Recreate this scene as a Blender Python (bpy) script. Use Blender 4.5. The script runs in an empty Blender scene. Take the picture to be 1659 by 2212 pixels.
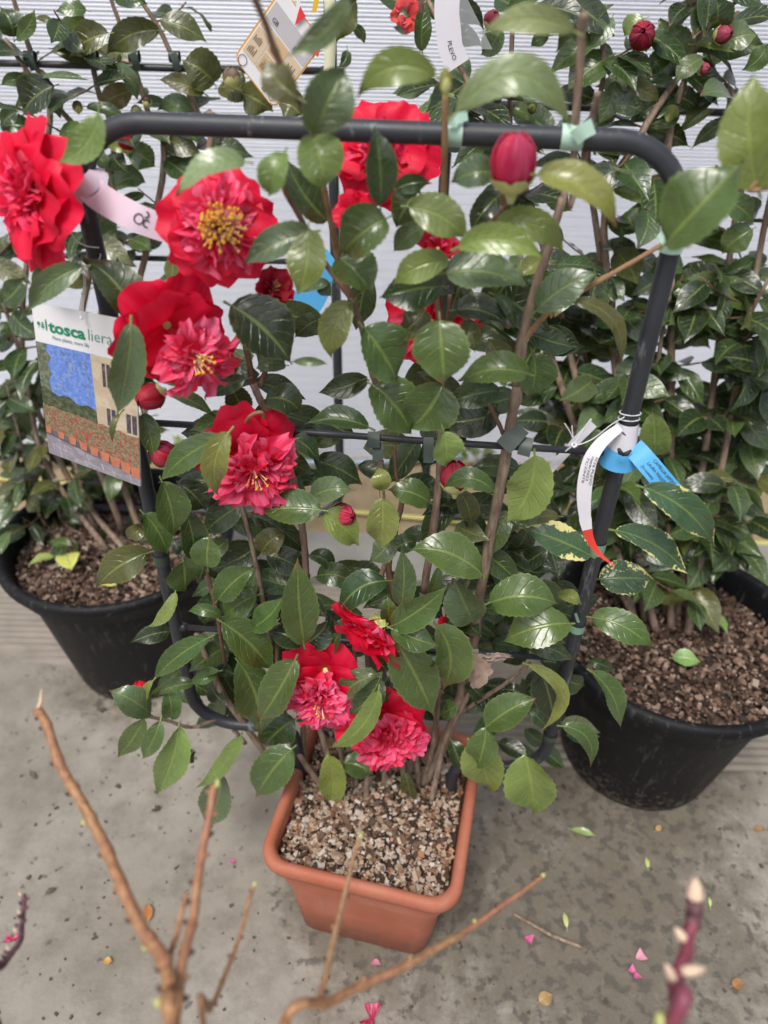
import bpy, math, random
import numpy as np
from mathutils import Vector, Matrix, noise
R = math.radians
random.seed(7); rng = np.random.RandomState(7)
S = bpy.context.scene
COL = S.collection

# ------------------------------------------------------------------ camera
FPX = 1597.0                      # focal length in the units of the 1659 x 2212 sketch of the photo
CAMH = 1.5
cam_d = bpy.data.cameras.new('camera'); cam = bpy.data.objects.new('camera', cam_d); COL.objects.link(cam)
CM = Matrix.Rotation(R(53), 4, 'X') @ Matrix.Rotation(R(1.3), 4, 'Z')
CM = Matrix.Translation((0, 0, CAMH)) @ CM
cam.matrix_world = CM
cam_d.sensor_fit = 'VERTICAL'; cam_d.sensor_height = 36; cam_d.lens = 36 * FPX / 2212.0
cam_d.clip_start = 0.02; cam_d.clip_end = 100
cam_d.dof.use_dof = True; cam_d.dof.focus_distance = 1.0; cam_d.dof.aperture_fstop = 2.8
S.camera = cam
# ------------------------------------------------------------------ light
w = bpy.data.worlds.new('World'); S.world = w; w.use_nodes = True
nt = w.node_tree; nt.nodes.clear()
sky = nt.nodes.new('ShaderNodeTexSky'); sky.sky_type = 'NISHITA'; sky.sun_disc = False
SUN_EL, SUN_AZ = 62, 205
sky.sun_elevation = R(SUN_EL); sky.sun_rotation = R(SUN_AZ)
sky.air_density = 1.0; sky.dust_density = 4.0; sky.ozone_density = 1.0
bg = nt.nodes.new('ShaderNodeBackground'); bg.inputs[1].default_value = 0.10
wo = nt.nodes.new('ShaderNodeOutputWorld')
hs = nt.nodes.new('ShaderNodeHueSaturation'); hs.inputs['Saturation'].default_value = 0.5   # overcast: greyer than a clear sky
nt.links.new(sky.outputs[0], hs.inputs['Color']); nt.links.new(hs.outputs[0], bg.inputs[0]); nt.links.new(bg.outputs[0], wo.inputs[0])
sd = bpy.data.lights.new('sun', 'SUN'); sd.energy = 1.5; sd.angle = R(22); sd.color = (1, 0.96, 0.9)
so = bpy.data.objects.new('sun', sd); COL.objects.link(so)
d = Vector((math.sin(R(SUN_AZ)) * math.cos(R(SUN_EL)), math.cos(R(SUN_AZ)) * math.cos(R(SUN_EL)), math.sin(R(SUN_EL))))
so.rotation_euler = d.to_track_quat('Z', 'Y').to_euler(); so.location = (0, -2, 4)
S.view_settings.view_transform = 'Standard'; S.view_settings.look = 'None'
S.view_settings.gamma = 1; S.view_settings.use_curve_mapping = False
S.view_settings.exposure = 0.68

# ------------------------------------------------------------------ picture -> place
C0 = Vector((0, 0, CAMH)); CR = CM.to_3x3()
XR = CR @ Vector((1, 0, 0)); UP = CR @ Vector((0, 1, 0)); BK = CR @ Vector((0, 0, 1))
def ray(px, py): return CR @ Vector(((px - 829.5) / FPX, (1106 - py) / FPX, -1.0))
def atz(px, py, z=0.0):
    r = ray(px, py); return C0 + r * ((z - CAMH) / r.z)
def atY(px, py, Y, k=0.0):          # plane y = Y - k x
    r = ray(px, py); return C0 + r * (Y / (r.y + k * r.x))
def att(px, py, off=0.0): return atY(px, py, 0.80 - off * 0.01, 0.07)     # trellis plane, off = cm towards the camera
def atd(px, py, d): return C0 + ray(px, py) * d
CROPS = dict(A=(0, 0), B=(829.5, 0), C=(0, 553), D=(829.5, 553), E=(0, 1106), F=(829.5, 1106), G=(0, 1659), H=(829.5, 1659),
             M=(414.8, 276.5), N=(414.8, 829.5), P=(414.8, 1244.3))
def cp(c, x, y):
    o = CROPS[c]; return (o[0] + x / 2.0, o[1] + y / 2.0)

# ------------------------------------------------------------------ objects
def link(name, me, mat=None, parent=None, loc=None):
    o = bpy.data.objects.new(name, me); COL.objects.link(o)
    if mat is not None and me is not None and len(me.materials) == 0: me.materials.append(mat)
    if parent is not None: o.parent = parent
    if loc is not None: o.location = loc
    return o
def tag(o, label=None, cat=None, group=None, kind=None):
    if label: o['label'] = label
    if cat: o['category'] = cat
    if group: o['group'] = group
    if kind: o['kind'] = kind
    return o
def thing(name, loc, label, cat, group=None):
    o = link(name, None); o.location = loc; o.empty_display_size = .05
    return tag(o, label, cat, group)
def rel(o, parent):                                   # world-space geometry under a thing standing at parent.location
    o.parent = parent; o.location = Vector(o.location) - Vector(wloc(parent)); return o
def wloc(o):
    l = Vector(o.location); p = o.parent
    while p is not None: l = l + p.location; p = p.parent
    return l
def mesh(name, vs, fs, smooth=True, uv=None, mi=None):
    me = bpy.data.meshes.new(name); me.from_pydata([tuple(v) for v in vs], [], fs)
    if smooth: me.polygons.foreach_set('use_smooth', [True] * len(me.polygons))
    if uv is not None:
        ul = me.uv_layers.new(name='UVMap'); idx = np.zeros(len(me.loops), dtype=int); me.loops.foreach_get('vertex_index', idx)
        ul.data.foreach_set('uv', np.asarray(uv, dtype=float)[idx].ravel())
    if mi is not None: me.polygons.foreach_set('material_index', mi)
    me.update(); return me
class MB:
    def __init__(s): s.v = []; s.f = []; s.uv = []; s.mi = []
    def add(s, vs, fs, uv=None, m=0):
        n = len(s.v); s.v += [tuple(v) for v in vs]; s.f += [tuple(i + n for i in f) for f in fs]
        s.uv += list(uv) if uv is not None else [(0, 0)] * len(vs); s.mi += [m] * len(fs)
    def box(s, a, b, m=0):
        vs = [(x, y, z) for x in (a[0], b[0]) for y in (a[1], b[1]) for z in (a[2], b[2])]
        s.add(vs, [(0, 1, 3, 2), (4, 6, 7, 5), (0, 4, 5, 1), (2, 3, 7, 6), (0, 2, 6, 4), (1, 5, 7, 3)], m=m)
    def tube(s, pts, rad, n=8, m=0, cap=True, wob=0.0):
        pts = [Vector(p) for p in pts]; k = len(pts)
        rads = rad if isinstance(rad, (list, tuple)) else [rad] * k
        vs = []; uv = []; ref = None; L = 0
        for i, p in enumerate(pts):
            t = (pts[min(i + 1, k - 1)] - pts[max(i - 1, 0)]).normalized()
            if ref is None:
                ref = t.orthogonal().normalized()
            ref = (ref - t * ref.dot(t)).normalized(); b = t.cross(ref)
            if i: L += (p - pts[i - 1]).length
            for j in range(n):
                a = 2 * math.pi * j / n; r = rads[i] * (1 + (random.uniform(-wob, wob) if wob else 0))
                vs.append(p + ref * math.cos(a) * r + b * math.sin(a) * r); uv.append((j / n, L * 10))
        fs = [(i * n + j, i * n + (j + 1) % n, (i + 1) * n + (j + 1) % n, (i + 1) * n + j) for i in range(k - 1) for j in range(n)]
        if cap: fs += [tuple(range(n - 1, -1, -1)), tuple((k - 1) * n + j for j in range(n))]
        s.add(vs, fs, uv, m)
    def grid(s, f, nu, nv, m=0):
        vs = []; uv = []
        for j in range(nv + 1):
            for i in range(nu + 1):
                u, v = i / nu, j / nv; vs.append(f(u, v)); uv.append((u, v))
        s.add(vs, [(j * (nu + 1) + i, j * (nu + 1) + i + 1, (j + 1) * (nu + 1) + i + 1, (j + 1) * (nu + 1) + i) for j in range(nv) for i in range(nu)], uv, m)
    def build(s, name, mat, parent=None, origin=None, smooth=True):
        org = Vector(origin) if origin is not None else (wloc(parent) if parent is not None else Vector((0, 0, 0)))
        vs = [Vector(v) - org for v in s.v]
        me = mesh(name, vs, s.f, smooth, s.uv, s.mi)
        for mt in (mat if isinstance(mat, (list, tuple)) else [mat]): me.materials.append(mt)
        o = bpy.data.objects.new(name, me); COL.objects.link(o)
        o.location = org
        if parent is not None: rel(o, parent)
        return o
def smoothline(pts, n=6):
    pts = [Vector(p) for p in pts]; out = []
    for i in range(len(pts) - 1):
        p0 = pts[max(i - 1, 0)]; p1 = pts[i]; p2 = pts[i + 1]; p3 = pts[min(i + 2, len(pts) - 1)]
        for k in range(n):
            t = k / n
            out.append(0.5 * ((2 * p1) + (p2 - p0) * t + (2 * p0 - 5 * p1 + 4 * p2 - p3) * t * t + (3 * p1 - p0 - 3 * p2 + p3) * t ** 3))
    out.append(pts[-1]); return out

# ------------------------------------------------------------------ materials
class NB:
    def __init__(s, name):
        s.m = bpy.data.materials.new(name); s.m.use_nodes = True; s.t = s.m.node_tree; s.t.nodes.clear()
        s.out = s.t.nodes.new('ShaderNodeOutputMaterial')
    def n(s, ty, ins=None, **kw):
        nd = s.t.nodes.new('ShaderNode' + ty)
        for k, v in kw.items(): setattr(nd, k, v)
        for k, v in (ins or {}).items():
            if isinstance(v, bpy.types.NodeSocket): s.t.links.new(v, nd.inputs[k])
            else: nd.inputs[k].default_value = v
        return nd
    def math(s, op, a, b=0.0, c=0.0, clamp=False):
        return s.n('Math', {0: a, 1: b, 2: c}, operation=op, use_clamp=clamp).outputs[0]
    def mix(s, f, a, b, mode='MIX'):
        nd = s.n('Mix', data_type='RGBA', blend_type=mode)
        for k, v in ((0, f), (6, a), (7, b)):
            if isinstance(v, bpy.types.NodeSocket): s.t.links.new(v, nd.inputs[k])
            else: nd.inputs[k].default_value = v if k == 0 else (tuple(v) + (1,) if len(v) == 3 else v)
        return nd.outputs[2]
    def ramp(s, f, stops):
        nd = s.n('ValToRGB', {0: f}); el = nd.color_ramp.elements
        while len(el) < len(stops): el.new(0.5)
        for e, (p, c) in zip(el, stops):
            e.position = p; e.color = (c, c, c, 1) if isinstance(c, (int, float)) else tuple(c) + (1,)
        return nd.outputs[0]
    def noise(s, scale, detail=3, vec=None, rough=0.5, dist=0.0):
        ins = {'Scale': scale, 'Detail': detail, 'Roughness': rough, 'Distortion': dist}
        if vec is not None: ins['Vector'] = vec
        return s.n('TexNoise', ins).outputs['Fac']
    def obj(s): return s.n('TexCoord').outputs['Object']
    def bsdf(s, **ins): return s.n('BsdfPrincipled', {k.replace('_', ' '): v for k, v in ins.items()})
    def bump(s, h, strength=0.3, dist=0.002): return s.n('Bump', {'Height': h, 'Strength': strength, 'Distance': dist}).outputs[0]
    def done(s, sh): s.t.links.new(sh.outputs[0] if hasattr(sh, 'outputs') else sh, s.out.inputs[0]); return s.m
def simple(name, col, rough=0.5, var=0.15, scale=40, bump=0.0, **kw):
    b = NB(name); g = b.n('NewGeometry').outputs['Position']; nz = b.noise(scale, 4, g)
    c2 = tuple(min(1, x * (1 + var * 2)) for x in col); c1 = tuple(x * (1 - var) for x in col)
    c = b.mix(nz, c1, c2); ins = dict(Base_Color=c, Roughness=rough)
    if bump: ins['Normal'] = b.bump(b.noise(scale * 4, 4, g), bump, .001)
    ins.update(kw); return b.done(b.bsdf(**ins))

def leaf_material(name, per_island=False, varieg=False):
    b = NB(name); tc = b.n('TexCoord'); sx = b.n('SeparateXYZ', {0: tc.outputs['UV']})
    a = b.math('MULTIPLY', b.math('ABSOLUTE', b.math('SUBTRACT', sx.outputs[0], 0.5)), 2.0); v = sx.outputs[1]
    pos = b.n('NewGeometry'); P = pos.outputs['Position']
    wob = b.math('MULTIPLY', b.noise(45, 2, P), 0.9)
    ph = b.math('FRACT', b.math('ADD', b.math('SUBTRACT', b.math('MULTIPLY', v, 7.5), b.math('MULTIPLY', a, 1.7)), wob))
    dv = b.math('ABSOLUTE', b.math('SUBTRACT', ph, 0.5))
    vein = b.math('MULTIPLY', b.n('MapRange', {0: dv, 1: 0.0, 2: 0.085, 3: 1.0, 4: 0.0}).outputs[0],
                  b.n('MapRange', {0: a, 1: 0.55, 2: 0.98, 3: 1.0, 4: 0.0}).outputs[0])
    mid = b.n('MapRange', {0: a, 1: 0.03, 2: 0.10, 3: 1.0, 4: 0.0}).outputs[0]
    edge = b.n('MapRange', {0: a, 1: 0.90, 2: 0.99, 3: 0.0, 4: 1.0}).outputs[0]
    if per_island:
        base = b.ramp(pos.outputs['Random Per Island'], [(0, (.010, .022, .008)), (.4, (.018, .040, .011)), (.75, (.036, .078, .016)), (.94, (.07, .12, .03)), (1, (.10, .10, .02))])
    else: base = b.n('ObjectInfo').outputs['Color']
    rnd = b.n('ObjectInfo').outputs['Random']
    base = b.n('HueSaturation', {'Hue': b.math('ADD', 0.484, b.math('MULTIPLY', rnd, 0.024)), 'Saturation': .9, 'Value': b.math('ADD', 0.72, b.math('MULTIPLY', b.noise(22, 3, P), 0.6)), 'Color': base}).outputs[0]
    light = b.mix(1.0, b.mix(0.5, base, (.30, .38, .08)), (1, 1, 1), 'MULTIPLY')
    c = b.mix(b.math('MULTIPLY', vein, 0.42), base, light)
    c = b.mix(b.math('MULTIPLY', mid, 0.8), c, light)
    c = b.mix(b.math('MULTIPLY', edge, 0.45), c, light)
    spots = b.n('MapRange', {0: b.noise(260, 3, P), 1: .70, 2: .74, 3: 0.0, 4: .55}).outputs[0]
    c = b.mix(spots, c, (.05, .035, .015))
    tipb = b.math('MULTIPLY', b.math('GREATER_THAN', b.math('FRACT', b.math('MULTIPLY', rnd, 13.7)), .72), b.n('MapRange', {0: b.math('ADD', b.math('ADD', v, b.math('MULTIPLY', a, .12)), b.math('MULTIPLY', b.noise(160, 3, P), .12)), 1: 1.0, 2: 1.04, 3: 0.0, 4: .9}).outputs[0])
    c = b.mix(tipb, c, (.16, .085, .035))
    dust = b.n('MapRange', {0: b.noise(34, 5, P, .7), 1: .55, 2: .72, 3: 0.0, 4: .22}).outputs[0]
    c = b.mix(dust, c, (.22, .24, .16))
    if varieg:
        sy = b.math('SUBTRACT', sx.outputs[0], 0.5)
        m = b.math('ADD', b.noise(28, 2, P), b.math('MULTIPLY', b.math('SUBTRACT', a, 0.6), 0.34))
        m = b.math('ADD', m, b.math('MULTIPLY', b.math('SUBTRACT', b.noise(210, 3, P), 0.5), 0.55))
        m = b.n('MapRange', {0: m, 1: .60, 2: .63, 3: 0.0, 4: 1.0}).outputs[0]
        c = b.mix(m, c, (.72, .66, .26))
    back = b.mix(0.45, c, (.19, .25, .085))
    c = b.mix(pos.outputs['Backfacing'], c, back)
    nrm = b.bump(b.math('ADD', b.math('MULTIPLY', b.math('MAXIMUM', vein, mid), -0.5), b.math('MULTIPLY', b.noise(50, 2, P), 1.3)), 0.6, .0022)
    rough = b.math('ADD', b.math('ADD', 0.17, b.math('MULTIPLY', b.noise(90, 3, P), 0.24)), b.math('MULTIPLY', pos.outputs['Backfacing'], 0.25))
    p = b.bsdf(Base_Color=c, Roughness=rough, Normal=nrm); p.inputs['Specular IOR Level'].default_value = 0.8
    tcol = b.mix(0.5, c, (.24, .34, .05)); tr = b.n('BsdfTranslucent', {'Color': tcol})
    mx = b.n('MixShader', {0: 0.13, 1: p.outputs[0], 2: tr.outputs[0]})
    return b.done(mx)
M = {}
M['leaf'] = leaf_material('camellia_leaf'); M['leaf_mass'] = leaf_material('camellia_leaf_mass', True); M['leaf_var'] = leaf_material('variegated_leaf', False, True)
def petal_material(name):
    b = NB(name); tc = b.n('TexCoord'); sx = b.n('SeparateXYZ', {0: tc.outputs['UV']}); P = b.n('NewGeometry').outputs['Position']
    oi = b.n('ObjectInfo'); base = oi.outputs['Color']
    st = b.n('TexNoise', {'Vector': b.n('CombineXYZ', {0: b.math('MULTIPLY', sx.outputs[0], 16), 1: b.math('MULTIPLY', sx.outputs[1], 1.5), 2: b.math('MULTIPLY', oi.outputs['Random'], 40)}).outputs[0], 'Scale': 1.0, 'Detail': 3}).outputs['Fac']
    c = b.mix(b.math('MULTIPLY', b.n('MapRange', {0: st, 1: .35, 2: .7, 3: 0.0, 4: 1.0}).outputs[0], 0.3), base, b.mix(1.0, base, (.82, .6, .7), 'MULTIPLY'))
    w = b.math('MULTIPLY', oi.outputs['Alpha'], b.n('MapRange', {0: b.math('ADD', b.noise(1.0, 2, b.n('CombineXYZ', {0: b.math('MULTIPLY', sx.outputs[0], 6), 1: b.math('MULTIPLY', sx.outputs[1], 1.2), 2: b.math('MULTIPLY', oi.outputs['Random'], 90)}).outputs[0]), b.math('MULTIPLY', sx.outputs[1], .12)), 1: .50, 2: .66, 3: 0.0, 4: 1.0}).outputs[0])
    c = b.mix(w, c, (.96, .30, .50))
    nrm = b.bump(st, 0.4, .0012)
    p = b.bsdf(Base_Color=c, Roughness=0.5, Normal=nrm); p.inputs['Specular IOR Level'].default_value = 0.3
    tr = b.n('BsdfTranslucent', {'Color': c}); mx = b.n('MixShader', {0: 0.30, 1: p.outputs[0], 2: tr.outputs[0]}); return b.done(mx)
M['petal'] = petal_material('petal')
def bark(name, c1, c2, c3, sc=120, rough=.75):
    b = NB(name); P = b.n('NewGeometry').outputs['Position']; mp = b.n('Mapping', {'Vector': P, 'Scale': (1, 1, .25)}).outputs[0]
    n1 = b.noise(sc, 5, mp, .65); n2 = b.noise(14, 2, P)
    c = b.mix(b.n('MapRange', {0: n1, 1: .35, 2: .65, 3: 0.0, 4: 1.0}).outputs[0], c1, c2); c = b.mix(b.n('MapRange', {0: n2, 1: .45, 2: .7, 3: 0.0, 4: .7}).outputs[0], c, c3)
    return b.done(b.bsdf(Base_Color=c, Roughness=rough, Normal=b.bump(n1, .9, .0015)))
M['bark'] = bark('grey_brown_bark', (.13, .085, .06), (.36, .27, .205), (.22, .14, .095))
M['twig'] = bark('red_brown_twig', (.10, .045, .03), (.22, .12, .08), (.16, .10, .06))
M['twig_tan'] = bark('tan_twig', (.22, .12, .06), (.38, .23, .12), (.28, .16, .08))
M['bare'] = bark('orange_brown_bark', (.22, .10, .045), (.42, .23, .11), (.30, .12, .08), 150, .5)
M['purple'] = bark('purple_bark', (.16, .03, .05), (.26, .06, .09), (.20, .05, .09), 60, .5)
M['darkstem'] = bark('dark_purple_bark', (.05, .02, .03), (.16, .07, .08), (.10, .05, .06), 160, .6)
M['pale_bud'] = simple('pale_bud', (.62, .45, .33), .6); M['green_bud'] = simple('green_bud', (.42, .44, .16), .5); M['scar'] = simple('leaf_scar', (.05, .03, .03), .8)
M['calyx'] = simple('calyx_green', (.50, .50, .20), .5, .3, 90)
M['anther'] = simple('yellow_anther', (.85, .42, .03), .6, .2, 200); M['filament'] = simple('pale_filament', (.85, .55, .40), .6)
def metal_frame():
    b = NB('dark_grey_painted_steel'); P = b.n('NewGeometry').outputs['Position']
    n = b.noise(30, 4, P); s = b.noise(9, 6, b.n('Mapping', {'Vector': P, 'Scale': (6, 6, 1.2)}).outputs[0], .7)
    c = b.mix(n, (.020, .022, .028), (.042, .046, .056)); c = b.mix(b.n('MapRange', {0: s, 1: .59, 2: .68, 3: 0.0, 4: .55}).outputs[0], c, (.26, .27, .28))
    return b.done(b.bsdf(Base_Color=c, Roughness=b.math('ADD', .36, b.math('MULTIPLY', n, .25)), Normal=b.bump(b.noise(300, 4, P), .25, .0006)))
M['frame'] = metal_frame()
M['rung'] = simple('black_rod', (.028, .029, .034), .4, .3, 60, .2)
M['tape'] = simple('sage_green_tape', (.19, .33, .24), .4, .12, 60); M['tape_grey'] = simple('dark_green_grey_tape', (.045, .065, .052), .4, .2, 60)
M['tape_pale'] = simple('pale_green_tape', (.42, .60, .50), .4, .12, 60)
def plastic(name, c, c2, rough=.4):
    b = NB(name); P = b.n('NewGeometry').outputs['Position']; n = b.noise(7, 5, P, .6); n2 = b.noise(140, 3, P)
    col = b.mix(b.n('MapRange', {0: n, 1: .42, 2: .75, 3: 0.0, 4: 1.0}).outputs[0], c, c2)
    col = b.mix(b.n('MapRange', {0: b.noise(55, 5, P, .7), 1: .66, 2: .74, 3: 0.0, 4: .35}).outputs[0], col, tuple(min(.6, x * 2 + .1) for x in c2))
    hz = b.n('SeparateXYZ', {0: P}).outputs[2]
    splash = b.math('MULTIPLY', b.n('MapRange', {0: hz, 1: 0.0, 2: .14, 3: .17, 4: 0.0}).outputs[0], 1.0)
    col = b.mix(b.n('MapRange', {0: b.math('ADD', b.noise(75, 5, P, .7), splash), 1: .62, 2: .74, 3: 0.0, 4: .6}).outputs[0], col, (.16, .13, .10))
    drip = b.noise(1.0, 4, b.n('Mapping', {'Vector': P, 'Scale': (70, 70, 5)}).outputs[0], .6)
    col = b.mix(b.n('MapRange', {0: drip, 1: .58, 2: .72, 3: 0.0, 4: .16}).outputs[0], col, (.35, .33, .31))
    p = b.bsdf(Base_Color=col, Roughness=b.math('ADD', rough, b.math('MULTIPLY', n, .2)), Normal=b.bump(n2, .25, .0006)); p.inputs['Specular IOR Level'].default_value = .28
    return b.done(p)
M['terracotta'] = plastic('terracotta_plastic', (.38, .115, .065), (.46, .19, .125), .5)
M['blackpot'] = plastic('black_plastic', (.004, .0045, .006), (.010, .011, .013), .5)
def chips_mat(name, stops):
    b = NB(name); g = b.n('NewGeometry'); c = b.ramp(g.outputs['Random Per Island'], stops); n = b.noise(240, 4, g.outputs['Position'])
    c = b.mix(b.math('MULTIPLY', n, .5), c, (.10, .06, .04)); return b.done(b.bsdf(Base_Color=c, Roughness=.7, Normal=b.bump(n, .6, .001)))
M['chips'] = chips_mat('bark_chips', [(0, (.02, .012, .008)), (.22, (.09, .05, .03)), (.40, (.30, .16, .09)), (.55, (.42, .30, .20)), (.75, (.55, .44, .34)), (.92, (.62, .57, .52)), (1, (.50, .22, .10))])
M['chips_dark'] = chips_mat('brown_bark_mulch', [(0, (.012, .008, .006)), (.4, (.06, .032, .020)), (.66, (.17, .095, .062)), (.9, (.34, .23, .17)), (1, (.46, .38, .31))])
M['soil'] = simple('dark_soil', (.035, .022, .015), .9, .4, 90, .8)

# ------------------------------------------------------------------ leaves
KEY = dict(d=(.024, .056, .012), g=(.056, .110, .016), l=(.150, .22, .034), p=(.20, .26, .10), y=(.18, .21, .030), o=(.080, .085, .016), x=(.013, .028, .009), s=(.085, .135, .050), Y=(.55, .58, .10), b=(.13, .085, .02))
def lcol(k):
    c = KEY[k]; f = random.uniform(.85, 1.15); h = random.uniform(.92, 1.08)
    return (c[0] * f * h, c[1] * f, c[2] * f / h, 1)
def prof(t):
    a = max(0.0, math.sin(math.pi * t ** 0.86)) ** (0.66 + .80 * t * t)
    return a * 1.03
def leafgeo(P0, P1, ctrl, wd, facing, roll=0.0, fold=.22, wave=.05, curl=0.0, ns=24, pet=.008, serr=.032, rnd=None):
    """blade from P0 to P1 (quadratic through ctrl); facing = direction the upper side looks to"""
    rnd = rnd or random
    vs = []; uv = []; fs = []; us = (-1, -.5, 0, .5, 1)
    ph = rnd.uniform(0, 6.28); ph2 = rnd.uniform(0, 6.28); L = (P1 - P0).length
    for j in range(ns + 1):
        t = j / ns; q = P0 * (1 - t) ** 2 + ctrl * (2 * t * (1 - t)) + P1 * t * t
        T = ((ctrl - P0) * (1 - t) + (P1 - ctrl) * t).normalized()
        Sd = T.cross(facing)
        if Sd.length < 1e-4: Sd = T.orthogonal()
        Sd.normalize(); N = Sd.cross(T).normalized()
        rr = roll + curl * t * t
        Sd, N = Sd * math.cos(rr) + N * math.sin(rr), N * math.cos(rr) - Sd * math.sin(rr)
        h = wd * .5 * prof(t)
        for u in us:
            e = 1.0
            if abs(u) == 1 and 0 < j < ns: e += serr * (1 if j % 2 else -1)
            z = abs(u) * h * fold + wave * wd * math.sin(t * 7.5 + ph + (0 if u < 0 else 2.1)) * u * u + .02 * wd * math.sin(t * 17 + ph2) * abs(u)
            vs.append(q + Sd * (u * h * e * (1 - .12 * abs(u) * fold)) + N * z); uv.append((.5 + u * .5, t))
    for j in range(ns):
        for i in range(4):
            fs.append((j * 5 + i, j * 5 + i + 1, (j + 1) * 5 + i + 1, (j + 1) * 5 + i))
    if pet:
        T = (ctrl - P0).normalized(); r = .0011 * max(.6, min(1.4, L / .08)); n = len(vs); o = T.orthogonal().normalized(); b = T.cross(o)
        for k, (dd, rr) in enumerate(((-pet, r * 1.3), (L * .10, r * .8))):
            for a in range(4):
                an = a * math.pi / 2; vs.append(P0 + T * dd + o * math.cos(an) * rr + b * math.sin(an) * rr - facing * (.0012 if k else .0)); uv.append((.5, .02))
        for a in range(4): fs.append((n + a, n + (a + 1) % 4, n + 4 + (a + 1) % 4, n + 4 + a))
    return vs, fs, uv
def pxm(P): return (P - C0).dot(-BK) / FPX
def hero(parent, crop, bx, by, tx, ty, w_, key='g', sag=0, off=5, dt=None, roll=None, fold=None, curl=0.0, place=att, name='leaf', wave=.065, bulge=None, label=None):
    b = cp(crop, bx, by) if crop else (bx, by); t = cp(crop, tx, ty) if crop else (tx, ty)
    sc = .5 if crop else 1.0
    if dt is None: dt = random.uniform(-1.5, 2.0)
    P0 = place(b[0], b[1], off); P1 = place(t[0], t[1], off + dt)
    dx, dy = t[0] - b[0], t[1] - b[1]; L = math.hypot(dx, dy) + 1e-6
    if abs(dx) >= abs(dy): p = (dy / L, -dx / L) if dx > 0 else (-dy / L, dx / L)       # up
    else: p = (-dy / L, dx / L) if dy < 0 else (dy / L, -dx / L)                        # right
    m = ((b[0] + t[0]) / 2 + p[0] * sag * sc * 2, (b[1] + t[1]) / 2 + p[1] * sag * sc * 2)
    if bulge is None: bulge = random.uniform(.3, 2.6)
    if curl == 0: curl = random.uniform(-.55, .55)
    K = place(m[0], m[1], off + dt / 2 + bulge)
    wm = 1.10 * w_ * sc * pxm((P0 + P1) / 2)
    if roll is None: roll = random.uniform(-.42, .42)
    wm /= max(.6, math.cos(roll)) ** .8
    Cc = (P0 + P1) / 2; face = (C0 - Cc).normalized()
    face = (face + Vector((0, 0, .25))).normalized()
    vs, fs, uv = leafgeo(P0, P1, K, wm, face, roll, random.uniform(.1, .5) if fold is None else fold, wave, curl)
    vs = [v - P0 for v in vs]
    me = mesh('leaf', vs, fs, True, uv); me.materials.append(M['leaf_var'] if key == 'v' else M['leaf'])
    o = bpy.data.objects.new(name, me); COL.objects.link(o); o.location = P0; rel(o, parent)
    o.color = (.035, .095, .035, 1) if key == 'v' else lcol(key)
    if label: o['label'] = label
    return o
LEAFVAR = []
for k in range(10):
    rr = random.Random(k)
    vs, fs, uv = leafgeo(Vector((0, 0, 0)), Vector((0, 1, 0)), Vector((rr.uniform(-.12, .12), .5, rr.uniform(.03, .22))), rr.uniform(.44, .58), Vector((0, 0, 1)), 0, rr.uniform(.08, .4), rr.uniform(.03, .08), rr.uniform(-.5, .5), 8, .1, .0, rr)
    me = mesh('leaf', vs, fs, True, uv); me.materials.append(M['leaf']); LEAFVAR.append((me, [Vector(v) for v in vs], fs, uv))
def leafmat(P, T, face, L):
    T = T.normalized(); X = T.cross(face)
    if X.length < 1e-3: X = T.orthogonal()
    X.normalize(); Z = X.cross(T)
    m = Matrix((X, T, Z)).transposed().to_4x4(); return Matrix.Translation(P) @ m @ Matrix.Scale(L, 4)
def randleaf(parent, P, T, face, L, key, name='leaf'):
    o = bpy.data.objects.new(name, random.choice(LEAFVAR)[0]); COL.objects.link(o)
    m = leafmat(P - wloc(parent), T, face, L); o.parent = parent; o.matrix_local = m; o.color = lcol(key); return o
def massleaf(mb, P, T, face, L):
    _, vs, fs, uv = random.choice(LEAFVAR); m = leafmat(P, T, face, L)
    mb.add([m @ v for v in vs], fs, uv)

# ------------------------------------------------------------------ flowers
def petalgeo(L, W, cup, back, ruf, seed, notch=.07, nu=8, nv=7, narrow=.55):
    rr = random.Random(seed); ph = rr.uniform(0, 6.28); ph2 = rr.uniform(0, 6.28); k = rr.uniform(2.2, 3.6); vs = []; uv = []
    for j in range(nv + 1):
        t = j / nv
        for i in range(nu + 1):
            u = i / nu * 2 - 1
            hw = W * .5 * ((.22 + .78 * t ** narrow) * math.sqrt(max(0, 1 - .42 * max(0, (t - .5) / .5) ** 2)))
            y = L * (t - .34 * t * t * abs(u) ** 2.2 - notch * t ** 4 * math.exp(-(u / .25) ** 2))
            z = L * (cup * (u * u) * .5 * t + .30 * cup * t - back * t ** 2.6) + ruf * L * t ** 1.6 * (math.sin(u * k * 2 + ph) * .6 + math.sin(u * k * 4.3 + ph2) * .35 * abs(u))
            y += ruf * L * .35 * t ** 3 * math.sin(u * k * 3 + ph2)
            vs.append((u * hw, y, z)); uv.append((i / nu, t))
    fs = [(j * (nu + 1) + i, j * (nu + 1) + i + 1, (j + 1) * (nu + 1) + i + 1, (j + 1) * (nu + 1) + i) for j in range(nv) for i in range(nu)]
    me = mesh('petal', vs, fs, True, uv); me.materials.append(M['petal']); return me
OUT = [petalgeo(1, 1.30, .40, .32, .11, k, .035, nu=10, nv=9) for k in range(9)]
INN = [petalgeo(1, 1.05, .75, .45, .20, 20 + k, .06, 8, 6, .8) for k in range(9)]
WRAP = []
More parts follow.
